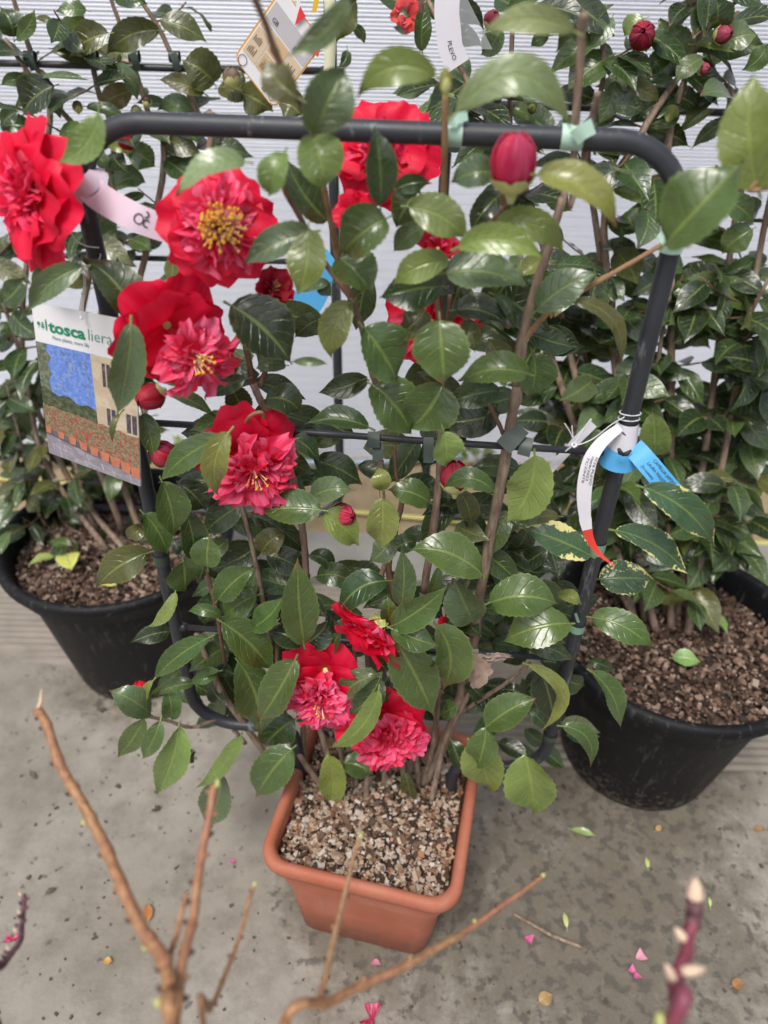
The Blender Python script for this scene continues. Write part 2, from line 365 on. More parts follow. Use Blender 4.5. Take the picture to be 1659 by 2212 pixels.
for k in range(5):          # petal that hugs an egg-shaped bud
    rr = random.Random(50 + k); vs = []; uv = []; nu, nv = 7, 7
    for j in range(nv + 1):
        t = j / nv
        for i in range(nu + 1):
            u = i / nu * 2 - 1; th = -.5 * math.pi + t * math.pi * .93
            wd = .95 * math.sin(math.pi * min(1, .12 + t * .80)) ** .6
            rad = math.cos(th) * (1 + .02 * math.sin(u * 9 + k)) ; ang = u * wd + .25 * t
            vs.append((rad * math.sin(ang), -rad * math.cos(ang), 1.12 * math.sin(th) + .05 * t * math.sin(u * 5 + k))); uv.append((i / nu, t))
    fs = [(j * (nu + 1) + i, j * (nu + 1) + i + 1, (j + 1) * (nu + 1) + i + 1, (j + 1) * (nu + 1) + i) for j in range(nv) for i in range(nu)]
    me = mesh('bud_petal', vs, fs, True, uv); me.materials.append(M['petal']); WRAP.append(me)
def frame_from(n, spin=0):
    n = n.normalized(); x = n.orthogonal().normalized(); y = n.cross(x)
    return Matrix((x * math.cos(spin) + y * math.sin(spin), y * math.cos(spin) - x * math.sin(spin), n)).transposed().to_4x4()
def facing(a, b, c, P=None):
    v = (C0 - P).normalized() if P is not None else BK
    r = XR; u = v.cross(r).normalized(); return (r * a + u * b + v * c).normalized()
RED = (.84, .005, .048); DRED = (.44, .003, .020); PINK = (.90, .04, .16)
def flower(parent, px, py, rpx, face, off=5, openo=80, inner=26, stam=30, red=RED, pink=PINK, npet=9, stamc=.12, label=None, place=att, ruffle=1.0, innr=.62, white=.75, shift=(0, 0), disc=.55):
    P = place(px, py, off); Rm = rpx * pxm(P); n = facing(*face, P)
    F0 = frame_from(n, random.uniform(0, 6)); base = P - n * Rm * .35
    mb = MB()                                              # receptacle with sepals
    for k in range(5):
        a = k * 1.2566 + random.uniform(-.2, .2); ax = F0.to_3x3() @ Vector((math.cos(a), math.sin(a), 0))
        def sep(u, v, ax=ax):
            s = ax.cross(n); return base + ax * Rm * (.02 + .2 * v) + n * Rm * (-.16 + .22 * v * v) + s * Rm * .19 * (u - .5) * 2 * math.sqrt(max(.03, 1 - v ** 2 * .9)) - n * Rm * .1 * (u - .5) ** 2
        mb.grid(sep, 4, 4)
    mb.tube([base - n * Rm * .30, base - n * Rm * .18, base - n * Rm * .08, base + n * Rm * .1], [Rm * .03, Rm * .10, Rm * .16, Rm * .06], 8)
    root = mb.build('flower', M['calyx'], parent, base)
    if label: root['label'] = label
    SH = XR * shift[0] * Rm + UP * shift[1] * Rm; SHl = F0.to_3x3().transposed() @ SH
    def put(me, ang, tilt, s, sw, colr, alpha, roll=0, up=0.0, name='petal', out=0.0, sh=False):
        o = bpy.data.objects.new(name, me); COL.objects.link(o); o.parent = root
        # tilt: 0 = along axis, 90 = flat
        m = F0 @ Matrix.Translation(SHl if sh else (0, 0, 0)) @ Matrix.Rotation(ang, 4, 'Z') @ Matrix.Translation((0, Rm * (.05 + out), up * Rm)) @ Matrix.Rotation(R(90 - tilt), 4, 'X') @ Matrix.Rotation(roll, 4, 'Y') @ Matrix.Diagonal((s * sw, s, s, 1))
        o.matrix_local = m; f = random.uniform(.85, 1.12); o.color = (colr[0] * f, colr[1] * f, colr[2] * f, alpha); return o
    for k in range(npet):
        outer = k < npet * .55; m_ = max(1, int(npet * .55 + .999)) if outer else npet - int(npet * .55)
        a = (k / m_) * 6.283 + (0 if outer else .55) + random.uniform(-.15, .15)
        put(random.choice(OUT), a, openo + (6 if outer else -14) + random.uniform(-7, 7), Rm * (random.uniform(.98, 1.1) if outer else random.uniform(.82, .95)), random.uniform(.92, 1.1), red, .04, random.uniform(-.15, .15), 0 if outer else .05)
    for k in range(inner):
        f = (k + .5) / inner; a = k * 2.39996 + random.uniform(-.3, .3)
        mixr = random.random(); cc = tuple(pink[i] * mixr + red[i] * (1 - mixr) for i in range(3))
        q_ = math.sqrt(f)
        put(random.choice(INN), a, 4 + 62 * q_ + random.uniform(-16, 16), Rm * (.34 + .30 * q_) * (innr + .35) * random.uniform(.75, 1.15), random.uniform(.75, 1.15) * ruffle, cc, white * random.uniform(.1, 1), random.uniform(-1.3, 1.3), .16 - .10 * q_, 'petaloid', disc * innr * q_, True)
    if stam:
        mb = MB(); F3 = F0.to_3x3()
        for k in range(stam):
            a = random.uniform(0, 6.28); q = math.sqrt(random.random()) * stamc * 3.0; tl = q * 1.0
            dr = F3 @ Vector((math.cos(a) * math.sin(tl), math.sin(a) * math.sin(tl), math.cos(tl)))
            b0 = base + SH + dr * Rm * .1; e0 = base + SH + dr * Rm * (random.uniform(.72, .98) if stam > 40 else random.uniform(.5, .68))
            mb.tube([b0, e0], [Rm * .012, Rm * .010], 4, m=0, cap=False)
            s = Rm * .028; a0 = e0; sd = dr.orthogonal().normalized()
            mb.tube([a0 - sd * s, a0 - sd * s * .4 + dr * s * .8, a0 + sd * s * .4 + dr * s * .8, a0 + sd * s], [s * .3, s * .75, s * .75, s * .3], 5, m=1)
        o = mb.build('stamens', [M['filament'], M['anther']], root); o['kind'] = 'stuff'
    return root
def bud(parent, px, py, rpx, face=(0, .6, .5), off=5, red=DRED, green=.4, label=None, place=att, ratio=1.0, alpha=.1, scales=5):
    P = place(px, py, off); Rm = rpx * pxm(P); n = facing(*face, P); F0 = frame_from(n, random.uniform(0, 6)); mb = MB()
    for k in range(scales):
        a = k * 2.4; 
        def sc(u, v, a=a):
            th = -.5 * math.pi + v * math.pi * (.30 + .35 * green); an = a + (u - .5) * 2 * .95 * math.sin(math.pi * min(1, .2 + v * .72)) ; rr = Rm * (1.03 + .02 * (a % 3)) * math.cos(th)
            return P + F0.to_3x3() @ Vector((rr * math.cos(an), rr * math.sin(an), Rm * ratio * 1.16 * math.sin(th)))
        mb.grid(sc, 5, 5)
    mb.tube([P - n * Rm * 1.5 * ratio, P - n * Rm * 1.05 * ratio], [Rm * .14, Rm * .3], 6)
    root = mb.build('flower_bud', M['calyx'], parent, P)
    if label: root['label'] = label
    for k in range(11):
        o = bpy.data.objects.new('petal', random.choice(WRAP)); COL.objects.link(o); o.parent = root; s = Rm * (.99 - .03 * k)
        o.matrix_local = F0 @ Matrix.Rotation(k * 2.4, 4, 'Z') @ Matrix.Rotation(random.uniform(-.14, .14), 4, 'X') @ Matrix.Diagonal((s, s, s * ratio * (1 + .02 * k), 1))
        f = random.uniform(.7, 1.15); o.color = (red[0] * f, red[1] * f + .08 * alpha * random.random(), red[2] * f + .15 * alpha * random.random(), alpha * random.uniform(.3, 2))
    return root
def stem(parent, crop, pts, rad, offs=0, mat='bark', place=att, name='stem', n=8, wob=.10, world=None, smooth=5):
    P = []
    for i, q in enumerate(pts):
        o = q[2] if len(q) > 2 else (offs if not isinstance(offs, (list, tuple)) else offs[0] + (offs[1] - offs[0]) * i / (len(pts) - 1))
        a = cp(crop, q[0], q[1]) if crop else (q[0], q[1]); P.append(place(a[0], a[1], o))
    if world: P = P + [Vector(x) for x in world]
    P = smoothline(P, smooth); k = len(P); r0, r1 = (rad, rad) if not isinstance(rad, (list, tuple)) else rad
    mb = MB(); rs = [(r0 + (r1 - r0) * i / (k - 1)) * (1 + .12 * (random.random() - .5)) for i in range(k)]
    for i in range(2, k - 2, 7): rs[i] *= 1.14
    mb.tube(P, rs, n, wob=wob)
    return mb.build(name, M[mat], parent)

# ------------------------------------------------------------------ printed matter
def text_on(surf, s, u0, v0, h, dirx=(1, 0), name='lettering', mat=None, parent=None, lift=.0005, asp=1.0, bold=0.0, w_=None, curve=None):
    """prints s on surf(u,v)->(point, normal); u,v in metres; h = cap height"""
    cu = bpy.data.curves.new('lettering', 'FONT'); cu.body = s; cu.size = 1; cu.offset = bold; cu.resolution_u = 2
    to = bpy.data.objects.new('lettering_tmp', cu); me = bpy.data.meshes.new_from_object(to)
    bpy.data.objects.remove(to); bpy.data.curves.remove(cu)
    vs = [v.co.copy() for v in me.vertices]; mx = max(v.x for v in vs); sx = h / .7
    if w_: sxx = w_ / mx
    else: sxx = sx * asp
    dx = Vector(dirx).normalized(); dy = Vector((-dx.y, dx.x)); out = []
    for v in vs:
        u = u0 + dx.x * v.x * sxx + dy.x * v.y * sx; q = v0 + dx.y * v.x * sxx + dy.y * v.y * sx
        p, n = surf(u, q); out.append(p + n * lift)
    fs = [tuple(p.vertices) for p in me.polygons]; bpy.data.meshes.remove(me)
    mb = MB(); mb.add(out, fs); return mb.build(name, mat, parent, smooth=False)
def flat(name, c, rough=.5, emis=None): return simple(name, c, rough, .03, 30)
M['white_card'] = flat('white_card', (.80, .80, .82), .35); M['ink_black'] = flat('black_ink', (.02, .02, .022)); M['ink_green'] = flat('green_ink', (.01, .25, .12)); M['ink_green2'] = flat('teal_ink', (.03, .25, .17)); M['ink_grey'] = flat('grey_ink', (.12, .22, .26))
M['white_plastic'] = flat('white_plastic_strip', (.76, .74, .80), .35); M['pink_plastic'] = simple('pinkish_white_plastic', (.66, .53, .62), .35, .06, 8)
M['red_plastic'] = flat('red_plastic', (.75, .05, .035), .35); M['blue_plastic'] = simple('sky_blue_plastic', (.10, .42, .78), .35, .06, 12)
M['white_string'] = flat('white_string', (.75, .76, .78), .6); M['cream_strap'] = flat('cream_strap', (.68, .68, .48), .45)

# ------------------------------------------------------------------ setting: ground
def ground_mat():
    b = NB('worn_damp_concrete'); P = b.n('NewGeometry').outputs['Position']
    n1 = b.noise(2.3, 7, P, .62); n2 = b.noise(11, 6, P, .7); n3 = b.noise(120, 4, P, .7); n4 = b.math('ADD', b.math('MULTIPLY', b.noise(8, 9, P, .78, .5), .6), b.math('MULTIPLY', b.noise(27, 6, P, .75), .4))
    c = b.mix(b.n('MapRange', {0: n1, 1: .38, 2: .62, 3: 0.0, 4: 1.0}).outputs[0], (.222, .195, .157), (.335, .308, .268))
    c = b.mix(b.n('MapRange', {0: n2, 1: .44, 2: .66, 3: 0.0, 4: .65}).outputs[0], c, (.13, .112, .085))
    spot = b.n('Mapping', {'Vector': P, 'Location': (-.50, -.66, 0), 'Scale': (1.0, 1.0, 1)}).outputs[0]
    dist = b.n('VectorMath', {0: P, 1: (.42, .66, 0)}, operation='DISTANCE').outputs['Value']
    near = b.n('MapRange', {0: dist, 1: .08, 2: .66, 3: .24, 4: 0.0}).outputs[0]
    for cx, cy, r0, r1 in ((.002, .752, .14, .25), (.61, 1.085, .17, .30), (-.635, 1.35, .17, .30)):  # ring round each pot base: painted contact shadow together with damp dirt
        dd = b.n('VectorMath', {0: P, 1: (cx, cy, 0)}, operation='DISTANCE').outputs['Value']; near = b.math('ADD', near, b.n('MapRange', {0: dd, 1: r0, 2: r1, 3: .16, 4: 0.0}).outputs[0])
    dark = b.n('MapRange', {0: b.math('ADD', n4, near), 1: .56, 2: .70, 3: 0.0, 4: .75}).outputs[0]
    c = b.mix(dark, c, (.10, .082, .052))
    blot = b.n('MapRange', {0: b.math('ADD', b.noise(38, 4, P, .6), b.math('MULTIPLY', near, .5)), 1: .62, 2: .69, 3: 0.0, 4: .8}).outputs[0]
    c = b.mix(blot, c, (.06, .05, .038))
    vo = b.n('TexVoronoi', {'Vector': P, 'Scale': 260}).outputs['Distance']
    c = b.mix(b.math('MULTIPLY', n3, .24), c, b.mix(vo, (.16, .15, .13), (.36, .34, .31)))
    r = b.n('MapRange', {0: n4, 1: .4, 2: .65, 3: .62, 4: .36}).outputs[0]
    return b.done(b.bsdf(Base_Color=c, Roughness=r, Normal=b.bump(b.math('ADD', n3, b.math('MULTIPLY', n2, .8)), .5, .002)))
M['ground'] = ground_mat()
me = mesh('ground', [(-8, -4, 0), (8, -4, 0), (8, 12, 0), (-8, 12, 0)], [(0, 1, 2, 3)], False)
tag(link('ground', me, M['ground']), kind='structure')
mb = MB(); vs = []; fs = []                      # ribbed paving behind the smooth concrete
NX = 24; rows = []
pitch = .0215; nr = int(.62 / pitch)
for r_ in range(nr * 4 + 1):
    y = r_ * pitch / 4; z = .004 + (.0045 if (r_ % 4) in (1, 2) else 0)
    for i in range(NX + 1):
        x = -2.4 + 4.8 * i / NX; front = 1.60 - min(.60, max(.22, .50 + .25 * x)); yy = 1.62 - y
        vs.append((x, yy, z if yy > front else .0015 - .004 * min(1, (front - yy) * 20)))
fs = [(r_ * (NX + 1) + i, (r_ + 1) * (NX + 1) + i, (r_ + 1) * (NX + 1) + i + 1, r_ * (NX + 1) + i + 1) for r_ in range(nr * 4) for i in range(NX)]
fs = [f[::-1] for f in fs]
mb.add(vs, fs); M['ribbed'] = simple('ribbed_weathered_concrete', (.20, .175, .145), .7, .35, 14, .5)
tag(mb.build('ribbed_paving', M['ribbed'], smooth=False), kind='structure')
mb = MB(); mb.grid(lambda u, v: Vector((-3 + 6 * u, 1.62 + .22 * v, .03 + .004 * math.sin(v * 3.1))), 12, 3); mb.add([(-3, 1.62, 0), (3, 1.62, 0), (3, 1.62, .03), (-3, 1.62, .03)], [(0, 1, 2, 3)])
tag(mb.build('kerb', simple('pale_kerb_concrete', (.23, .22, .205), .75, .3, 9, .6), smooth=False), kind='structure')
mb = MB(); mb.grid(lambda u, v: Vector((-3 + 6 * u, 1.84 + .5 * v, .012 + .012 * noise.noise(Vector((u * 60, v * 8, 0))))), 120, 12)
tag(mb.build('sandy_soil', simple('ochre_sandy_soil', (.25, .19, .115), .9, .3, 25, .8)), kind='structure')
# ------------------------------------------------------------------ wall of ribbed translucent sheet
def wall_mat():
    b = NB('milky_ribbed_sheet'); P = b.n('NewGeometry').outputs['Position']
    n = b.noise(1.3, 3, P); n2 = b.noise(9, 4, b.n('Mapping', {'Vector': P, 'Scale': (.5, .5, 5)}).outputs[0])
    c = b.mix(n, (.58, .60, .68), (.74, .76, .84)); c = b.mix(b.math('MULTIPLY', n2, .4), c, (.46, .49, .56))
    return b.done(b.bsdf(Base_Color=c, Roughness=.38))
M['wall'] = wall_mat(); M['wall_line'] = simple('olive_joint_line', (.36, .40, .28), .6, .2, 20)
mb = MB(); Wz = 0; k = 0; X0, X1 = -3.5, 3.5
prof_ = []
while Wz < 2.5:
    if k % 3 == 2: prof_ += [(Wz, 0, 0), (Wz + .0072, .0035, 0), (Wz + .0078, .004, 1), (Wz + .0102, .004, 1)]
    else: prof_ += [(Wz, 0, 0), (Wz + .006, .0035, 0), (Wz + .0075, .002, 0)]
    Wz += .0102 if k % 3 == 2 else .0092; k += 1
for i in range(len(prof_) - 1):
    a, b_ = prof_[i], prof_[i + 1]
    mb.add([(X0, 2.3 + a[1], a[0]), (X1, 2.3 + a[1], a[0]), (X1, 2.3 + b_[1], b_[0]), (X0, 2.3 + b_[1], b_[0])], [(0, 1, 2, 3)], m=a[2])
wl = thing('greenhouse_wall', (0, 2.3, 0), 'pale milky wall of horizontally ribbed sheet behind all the plants', 'wall')
mb.build('ribbed_sheet', [M['wall'], M['wall_line']], wl, smooth=False)
mb = MB(); mb.box((X0, 2.32, 0), (X1, 2.36, .05)); mb.build('bottom_rail', M['rung'], wl)
for x in (-2.9, -1.2, 1.55, 3.1):
    mb = MB(); mb.box((x, 2.315, 0), (x + .05, 2.36, 2.5)); mb.build('post', M['frame'], wl, smooth=False)

# yellow hose on the soil at the back
hp = [atz(-160, 1012, .03), atz(60, 1040, .03), atz(330, 1058, .04), atz(560, 1088, .035), atz(780, 1108, .03), atz(1100, 1135, .03), atz(1500, 1165, .03), atz(1800, 1182, .03)]
mb = MB(); mb.tube(smoothline(hp, 6), .009, 10)
tag(mb.build('hose', simple('yellow_hose', (.46, .43, .14), .45), None, hp[0]), 'pale yellow hose lying on the sandy soil behind the pots', 'hose')
bp_ = [atz(380, 985, .03), atz(700, 1000, .05), atz(1000, 985, .03)]
mb = MB(); mb.tube(smoothline(bp_, 6), .012, 8)
tag(mb.build('pipe', simple('grey_blue_pipe', (.32, .40, .50), .5), None, bp_[0]), 'grey blue pipe along the foot of the ribbed wall', 'pipe')

# ------------------------------------------------------------------ chips
def chips(name, parent, mat, inside, z0, n, s0, s1, top):
    mb = MB()
    for k in range(n):
        x, y = inside(); s = random.uniform(s0, s1) * (.55 + .9 * random.random() ** 2); zz = top(x, y) + random.uniform(-.004, .005)
        e = [s * random.uniform(.55, 1.25), s * random.uniform(.4, .9), s * random.uniform(.18, .5)]
        m = Matrix.Rotation(random.uniform(0, 6.28), 3, 'Z') @ Matrix.Rotation(random.uniform(-.7, .7), 3, 'X') @ Matrix.Rotation(random.uniform(-.7, .7), 3, 'Y')
        v = [Vector((x, y, zz)) + m @ Vector((a * e[0] * random.uniform(.35, .6), b_ * e[1] * random.uniform(.35, .6), c * e[2] * .5)) for a in (-1, 1) for b_ in (-1, 1) for c in (-1, 1)]
        mb.add(v, [(0, 1, 3, 2), (4, 6, 7, 5), (0, 4, 5, 1), (2, 3, 7, 6), (0, 2, 6, 4), (1, 5, 7, 3)])
    o = mb.build(name, mat, parent, smooth=False); o['kind'] = 'stuff'; return o

# ------------------------------------------------------------------ terracotta pot
POT = Vector((.002, .752, 0)); YAW = math.atan2(-.068, .313)
def sqring(h, z, r, n=7):
    out = []
    for q in range(4):
        cx, cy = ((1, 1), (-1, 1), (-1, -1), (1, -1))[q]
        for i in range(n + 1):
            a = (q + i / n) * math.pi / 2; out.append((cx * (h - r) + r * math.cos(a), cy * (h - r) + r * math.sin(a), z))
    return out
def loft(rings, closed_bottom=True):
    mb = MB(); n = len(rings[0]); vs = [v for r_ in rings for v in r_]
    fs = [(j * n + i, j * n + (i + 1) % n, (j + 1) * n + (i + 1) % n, (j + 1) * n + i) for j in range(len(rings) - 1) for i in range(n)]
    if closed_bottom: fs.append(tuple(range(n - 1, -1, -1)))
    mb.add(vs, fs); return mb
pot = thing('terracotta_pot', POT, 'square terracotta plastic pot of wood chips in front centre', 'flower pot'); pot.rotation_euler = (0, 0, YAW)
def local_build(mb, name, mat, parent, smooth=True):
    me = mesh(name, mb.v, mb.f, smooth, mb.uv, mb.mi)
    for mt in (mat if isinstance(mat, (list, tuple)) else [mat]): me.materials.append(mt)
    o = bpy.data.objects.new(name, me); COL.objects.link(o); o.parent = parent; return o
def bev(o, w_=.002):
    m = o.modifiers.new('bevel', 'BEVEL'); m.width = w_; m.segments = 2; m.limit_method = 'ANGLE'; m.angle_limit = R(35); return o
H = .17
rings = [sqring(.120, 0, .03), sqring(.125, .004, .032), sqring(.135, .12, .034), sqring(.144, .232, .036), sqring(.1455, .238, .036), sqring(.150, .245, .037), sqring(.153, .276, .038)]
local_build(loft(rings), 'wall', M['terracotta'], pot)
rim = [sqring(.1535, .270, .038), sqring(.162, .268, .042), sqring(.168, .272, .045), sqring(.1705, .281, .046), sqring(.1705, .291, .046), sqring(.168, .298, .045), sqring(.163, .301, .042), sqring(.1575, .3005, .040), sqring(.153, .297, .037), sqring(.1505, .290, .036), sqring(.146, .20, .034)]
local_build(loft(rim, False), 'rim', M['terracotta'], pot)
mb = loft([sqring(.1465, .258, .034), sqring(.08, .260, .03), sqring(.02, .26, .01)], False); mb.f.append(tuple(range(len(mb.v) - 32, len(mb.v)))); mb.mi.append(0)
local_build(mb, 'soil', M['soil'], pot)
def insq():
    while True:
        x, y = random.uniform(-.143, .143), random.uniform(-.143, .143)
        return x, y
co = chips('bark_chips', None, M['chips'], insq, 0, 4200, .0045, .0120, lambda x, y: .268 + .006 * noise.noise(Vector((x * 14, y * 14, 3))))
co.parent = pot

# ------------------------------------------------------------------ round black pots
def black_pot(loc, label, seed):
    random.seed(seed)
    p = thing('round_pot', loc, label, 'flower pot', 'round black pots'); n = 64
    def ring(r, z): return [(r * math.cos(2 * math.pi * i / n), r * math.sin(2 * math.pi * i / n), z) for i in range(n)]
    local_build(loft([ring(.165, .0), ring(.172, .004), ring(.176, .02), ring(.228, .335), ring(.232, .34), ring(.236, .362)]), 'wall', M['blackpot'], p)
    local_build(loft([ring(.2365, .352), ring(.246, .349), ring(.250, .353), ring(.254, .375), ring(.262, .382), ring(.268, .388), ring(.270, .398), ring(.268, .409), ring(.261, .414), ring(.253, .413), ring(.247, .407), ring(.243, .39), ring(.225, .30)], False), 'rim', M['blackpot'], p)
    mb = loft([ring(.236, .340), ring(.12, .342), ring(.02, .343)], False); mb.f.append(tuple(range(2 * n, 3 * n))); mb.mi.append(0)
    local_build(mb, 'soil', M['soil'], p)
    def inc():
        r_ = .232 * math.sqrt(random.random()); a = random.uniform(0, 6.283); return r_ * math.cos(a), r_ * math.sin(a)
    c_ = chips('bark_mulch', None, M['chips_dark'], inc, 0, 4200, .0055, .0125, lambda x, y: .356 + .012 * noise.noise(Vector((x * 9, y * 9, seed)))); c_.parent = p
    return p
PL = Vector((-.625, 1.35, 0)); PR = Vector((.61, 1.085, 0))
black_pot(PL, 'black round pot at left with yellow fallen leaves on its bark mulch', 3)
black_pot(PR, 'black round pot at right with two green fallen leaves on its mulch', 4)
random.seed(11)
def litter_leaf(name, P, ang, L, colr, label, cat, group=None, tilt=.1, wd=.5, key=None):
    T = Vector((math.cos(ang), math.sin(ang), tilt)); P1 = P + T.normalized() * L; K = (P + P1) / 2 + Vector((0, 0, L * .18))
    vs, fs, uv = leafgeo(P, P1, K, L * wd, Vector((0, 0, 1)), random.uniform(-.25, .25), .2, .06, 0, 12, .006)
    me = mesh(name, [v - P for v in vs], fs, True, uv); me.materials.append(M['leaf']); o = bpy.data.objects.new(name, me); COL.objects.link(o); o.location = P; o.color = tuple(colr) + (1,)
    return tag(o, label, cat, group)
def ongr(c, x, y, z=.006): a = cp(c, x, y); return atz(a[0], a[1], z)
zs = .376
litter_leaf('fallen_leaf', ongr('E', 235, 190, zs), 3.9, .06, (.30, .42, .08), 'pale green fallen leaf at left on the mulch of the left black pot', 'leaf', 'fallen leaves')
litter_leaf('fallen_leaf', ongr('E', 290, 180, zs), 5.2, .075, (.62, .62, .10), 'broad yellow fallen leaf on the mulch of the left black pot', 'leaf', 'fallen leaves', wd=.7)
litter_leaf('fallen_leaf', ongr('E', 430, 300, zs), 5.9, .05, (.60, .60, .10), 'small yellow fallen leaf near the rim of the left black pot', 'leaf', 'fallen leaves')
litter_leaf('fallen_leaf', ongr('F', 1400, 445, zs), -1.2, .058, (.14, .28, .05), 'green fallen leaf standing upright in the right pot mulch', 'leaf', 'fallen leaves', wd=.7)
litter_leaf('fallen_leaf', ongr('F', 1245, 630, zs), -.3, .055, (.22, .38, .09), 'green fallen leaf with brown tip near the right pot rim', 'leaf', 'fallen leaves', wd=.7)
GL = [('G', 640, 660, 1.9, .034, (.50, .17, .02), 'orange fallen leaf on the concrete between the bare branches', .6),
      ('G', 445, 835, 0, .018, (.65, .36, .03), 'tiny yellow orange leaf scrap on the concrete at left', .7),
      ('H', 810, 265, -.3, .052, (.28, .42, .12), 'narrow green leaf with yellow end lying right of the square pot', .28),
      ('H', 1175, 270, .6, .018, (.55, .28, .06), 'tiny orange leaf below the right black pot', .6),
      ('H', 1600, 265, 0, .02, (.42, .16, .03), 'small rust leaf at the right edge of the concrete', .7),
      ('H', 1140, 430, 1.5, .022, (.50, .62, .12), 'lime green leaf scrap beside the dark stain', .4),
      ('H', 790, 690, 1.6, .03, (.55, .58, .20), 'pale yellow green leaf scrap by the dry twig', .3),
      ('H', 1410, 600, 1.4, .02, (.50, .66, .16), 'lime leaf sliver behind the purple stem tip', .3),
      ('H', 1505, 940, .2, .024, (.36, .14, .04), 'brown leaf scrap right of the purple stem', .8),
      ('H', 670, 1010, .4, .028, (.40, .22, .07), 'brown curled leaf near the bottom edge of the photo', .8),
      ('G', 655, 185, .5, .022, (.05, .025, .02), 'dark dry leaf scrap on the concrete left of the square pot', .6),
      ('G', 195, 545, .7, .022, (.09, .075, .06), 'dark grey scrap on the concrete above the dark purple stem', .5),
      ('G', 130, 15, -.8, .03, (.10, .085, .07), 'grey fallen scrap at the left behind the longest bare branch', .3)]
for c, x, y, a, L, colr, lab, wd in GL: litter_leaf('fallen_leaf', ongr(c, x, y), a, L, colr, lab, 'leaf', 'fallen leaves', 0.02, wd)
PT = [('H', 610, 735, 'pink petal on the concrete below the dry twig', .020), ('H', 1085, 885, 'bright pink fallen petal left of the purple stem', .016), ('H', 1090, 825, 'pale pink fallen bloom tip left of the purple stem', .022),
      ('G', 1015, 400, 'pale pink petal on the concrete left of the square pot', .014), ('G', 1625, 825, 'pale lilac petal at the foot of the square pot', .018), ('G', 1610, 1085, 'dark red and pink petal at the bottom edge of the photo', .030), ('G', 55, 745, 'pale pink petal caught beside the dark purple stem', .018)]
for c, x, y, lab, s in PT:
    P = ongr(c, x, y, .004); mb = MB(); ph = random.uniform(0, 6)
    for q in range(2 if 'bright' in lab or 'dark' in lab else 1):
        a0 = ph + q * 2.5
        mb.grid(lambda u, v: P + Vector((math.cos(a0), math.sin(a0), 0)) * s * v * .7 + Vector((-math.sin(a0), math.cos(a0), 0)) * s * (u - .5) * math.sqrt(max(.05, v)) + Vector((0, 0, s * (.25 * abs(u - .5) + .3 * v * v))), 4, 4)
    o = mb.build('petal', M['petal'], None, P); o.color = (.42, .02, .06, .6) if 'dark' in lab else ((.75, .12, .35, .8) if 'bright' in lab or 'pink petal on' in lab else (.75, .42, .48, .9)); tag(o, lab, 'petal', 'fallen petals')
mb = MB(); tw = [ongr('H', 560, 630, .006), ongr('H', 640, 675, .009), ongr('H', 740, 730, .006), ongr('H', 860, 775, .006)]; mb.tube(smoothline(tw, 4), [.0035] * 13, 6, wob=.2)
tag(mb.build('dry_twig', M['bark'], None, tw[0]), 'thin grey dry twig lying on the concrete right of the square pot', 'twig')
deb = MB()                                   # tiny crumbs of soil and bark on the concrete
for k in range(520):
    x, y = random.uniform(-.9, .9), random.uniform(.2, 1.2)
    if abs(x) < .16 and .6 < y < .9: continue
    s = random.uniform(.0015, .0045) if random.random() < .93 else random.uniform(.005, .009); P = Vector((x, y, s * .3)); m = Matrix.Rotation(random.uniform(0, 6), 3, 'Z')
    v = [P + m @ Vector((a * s * random.uniform(.4, 1), b_ * s * random.uniform(.3, .7), c_ * s * .3)) for a in (-1, 1) for b_ in (-1, 1) for c_ in (-1, 1)]
    deb.add(v, [(0, 1, 3, 2), (4, 6, 7, 5), (0, 4, 5, 1), (2, 3, 7, 6), (0, 2, 6, 4), (1, 5, 7, 3)])
tag(deb.build('soil_crumbs', simple('soil_crumbs', (.07, .05, .035), .9, .4, 60), smooth=False), 'dark crumbs of soil and bark scattered over the concrete', 'debris', kind='stuff')

